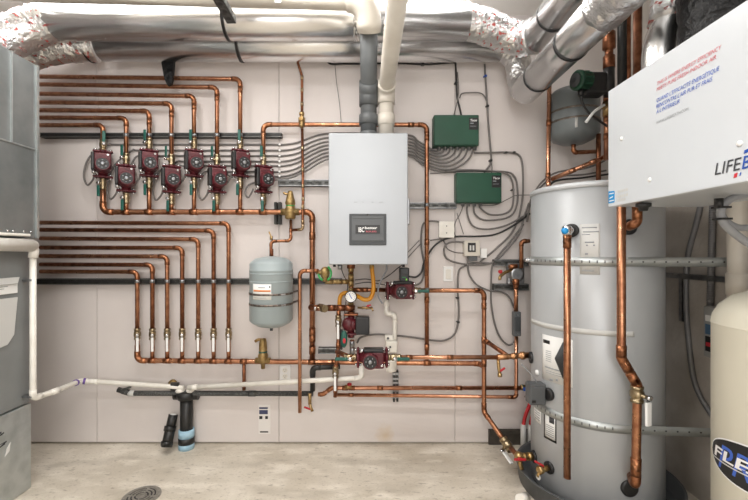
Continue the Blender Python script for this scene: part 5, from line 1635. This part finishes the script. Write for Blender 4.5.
o = solid('floor_stub', MB().cyl(P(166.5, 447, 2.38), P(170.5, 427, 2.42), .030, n=20).cyl(P(170, 429, 2.418), P(173.3, 414.5, 2.44), .027, n=20), M['abs'], 'short leaning black pipe stub on the floor left of the drain stack', 'pipe')
part('ribbed_collar', MB().cyl(P(169.4, 431, 2.413), P(170.6, 426, 2.423), .034, n=20).cyl(P(166.6, 445, 2.384), P(167.2, 441, 2.39), .0335, n=20), M['abs'], o)
part('open_end', MB().cyl(P(173.1, 415.5, 2.439), P(173.4, 414.0, 2.441), .018, n=16), M['paper'], o)
o = solid('escutcheon', MB().lathe([(.03, 0), (.028, .012), (.01, .016)], P(173, 384, YB), (0, -1, 0), 20), M['bronze'], 'round brass wall plate above the black drain stack', 'wall plate')
part('pipe_strap', MB().box(P(175, 386.5, 2.43), (.05, .02, .05), None, .004), M['abs'], o)
# ================================================================ light and camera
def area(name, loc, rot, sx, sy, power, col):
    l = bpy.data.lights.new(name, 'AREA')
    l.shape = 'RECTANGLE'
    l.size, l.size_y, l.energy, l.color = sx, sy, power, col
    o = bpy.data.objects.new(name, l)
    o.location, o.rotation_euler = loc, rot
    COL.objects.link(o)


def bulb(name, loc, r, power, col):
    l = bpy.data.lights.new(name, 'POINT')
    l.shadow_soft_size, l.energy, l.color = r, power, col
    o = bpy.data.objects.new(name, l)
    o.location = loc
    COL.objects.link(o)


bulb('ceiling_bulb', (-1.15, 1.72, ZC - .2), .07, 11, (1, .985, .97))
bulb('ceiling_bulb', (-.25, 1.72, ZC - .2), .07, 11, (1, .985, .97))
area('duct_highlight_strip', (-.6, 2.05, ZC - .015), (0, 0, 0), 3.0, .12, 18, (1, .985, .97))  # added out of view so the ducts reflect a white stripe
area('ceiling_strip_lamp', (-.5, .9, ZC - .05), (0, 0, 0), 2.0, .14, 22, (1, .985, .97))
bulb('rear_fill', (-.1, -.7, ZC - .5), .14, 40, (1, .985, .97))  # added fill behind the camera, brightens the dark right side
area('front_fill', (-.2, YF + .05, 1.3), (R(90), 0, 0), 2.2, 2.0, 44, (1, .99, .99))  # added front fill for the lower room; the wall has no doorway

w = bpy.data.worlds.new('world')
SC.world = w
w.use_nodes = True
w.node_tree.nodes['Background'].inputs['Color'].default_value = (.5, .5, .5, 1)
w.node_tree.nodes['Background'].inputs['Strength'].default_value = .1

cam = bpy.data.cameras.new('camera')
co = bpy.data.objects.new('camera', cam)
COL.objects.link(co)
co.location = (0, 0, H)
co.rotation_euler = (R(90), 0, 0)
cam.sensor_fit = 'HORIZONTAL'
cam.sensor_width = 36
cam.lens = 36 * F / 748
cam.shift_x = (374 - CX) / 748
cam.shift_y = (CY - 250) / 748
cam.clip_start = .02
SC.camera = co
vs = SC.view_settings
vs.view_transform = 'Standard'
vs.look = 'None'
vs.exposure = 0.0
vs.gamma = 1.0
vs.use_curve_mapping = False
SC.display_settings.display_device = 'sRGB'
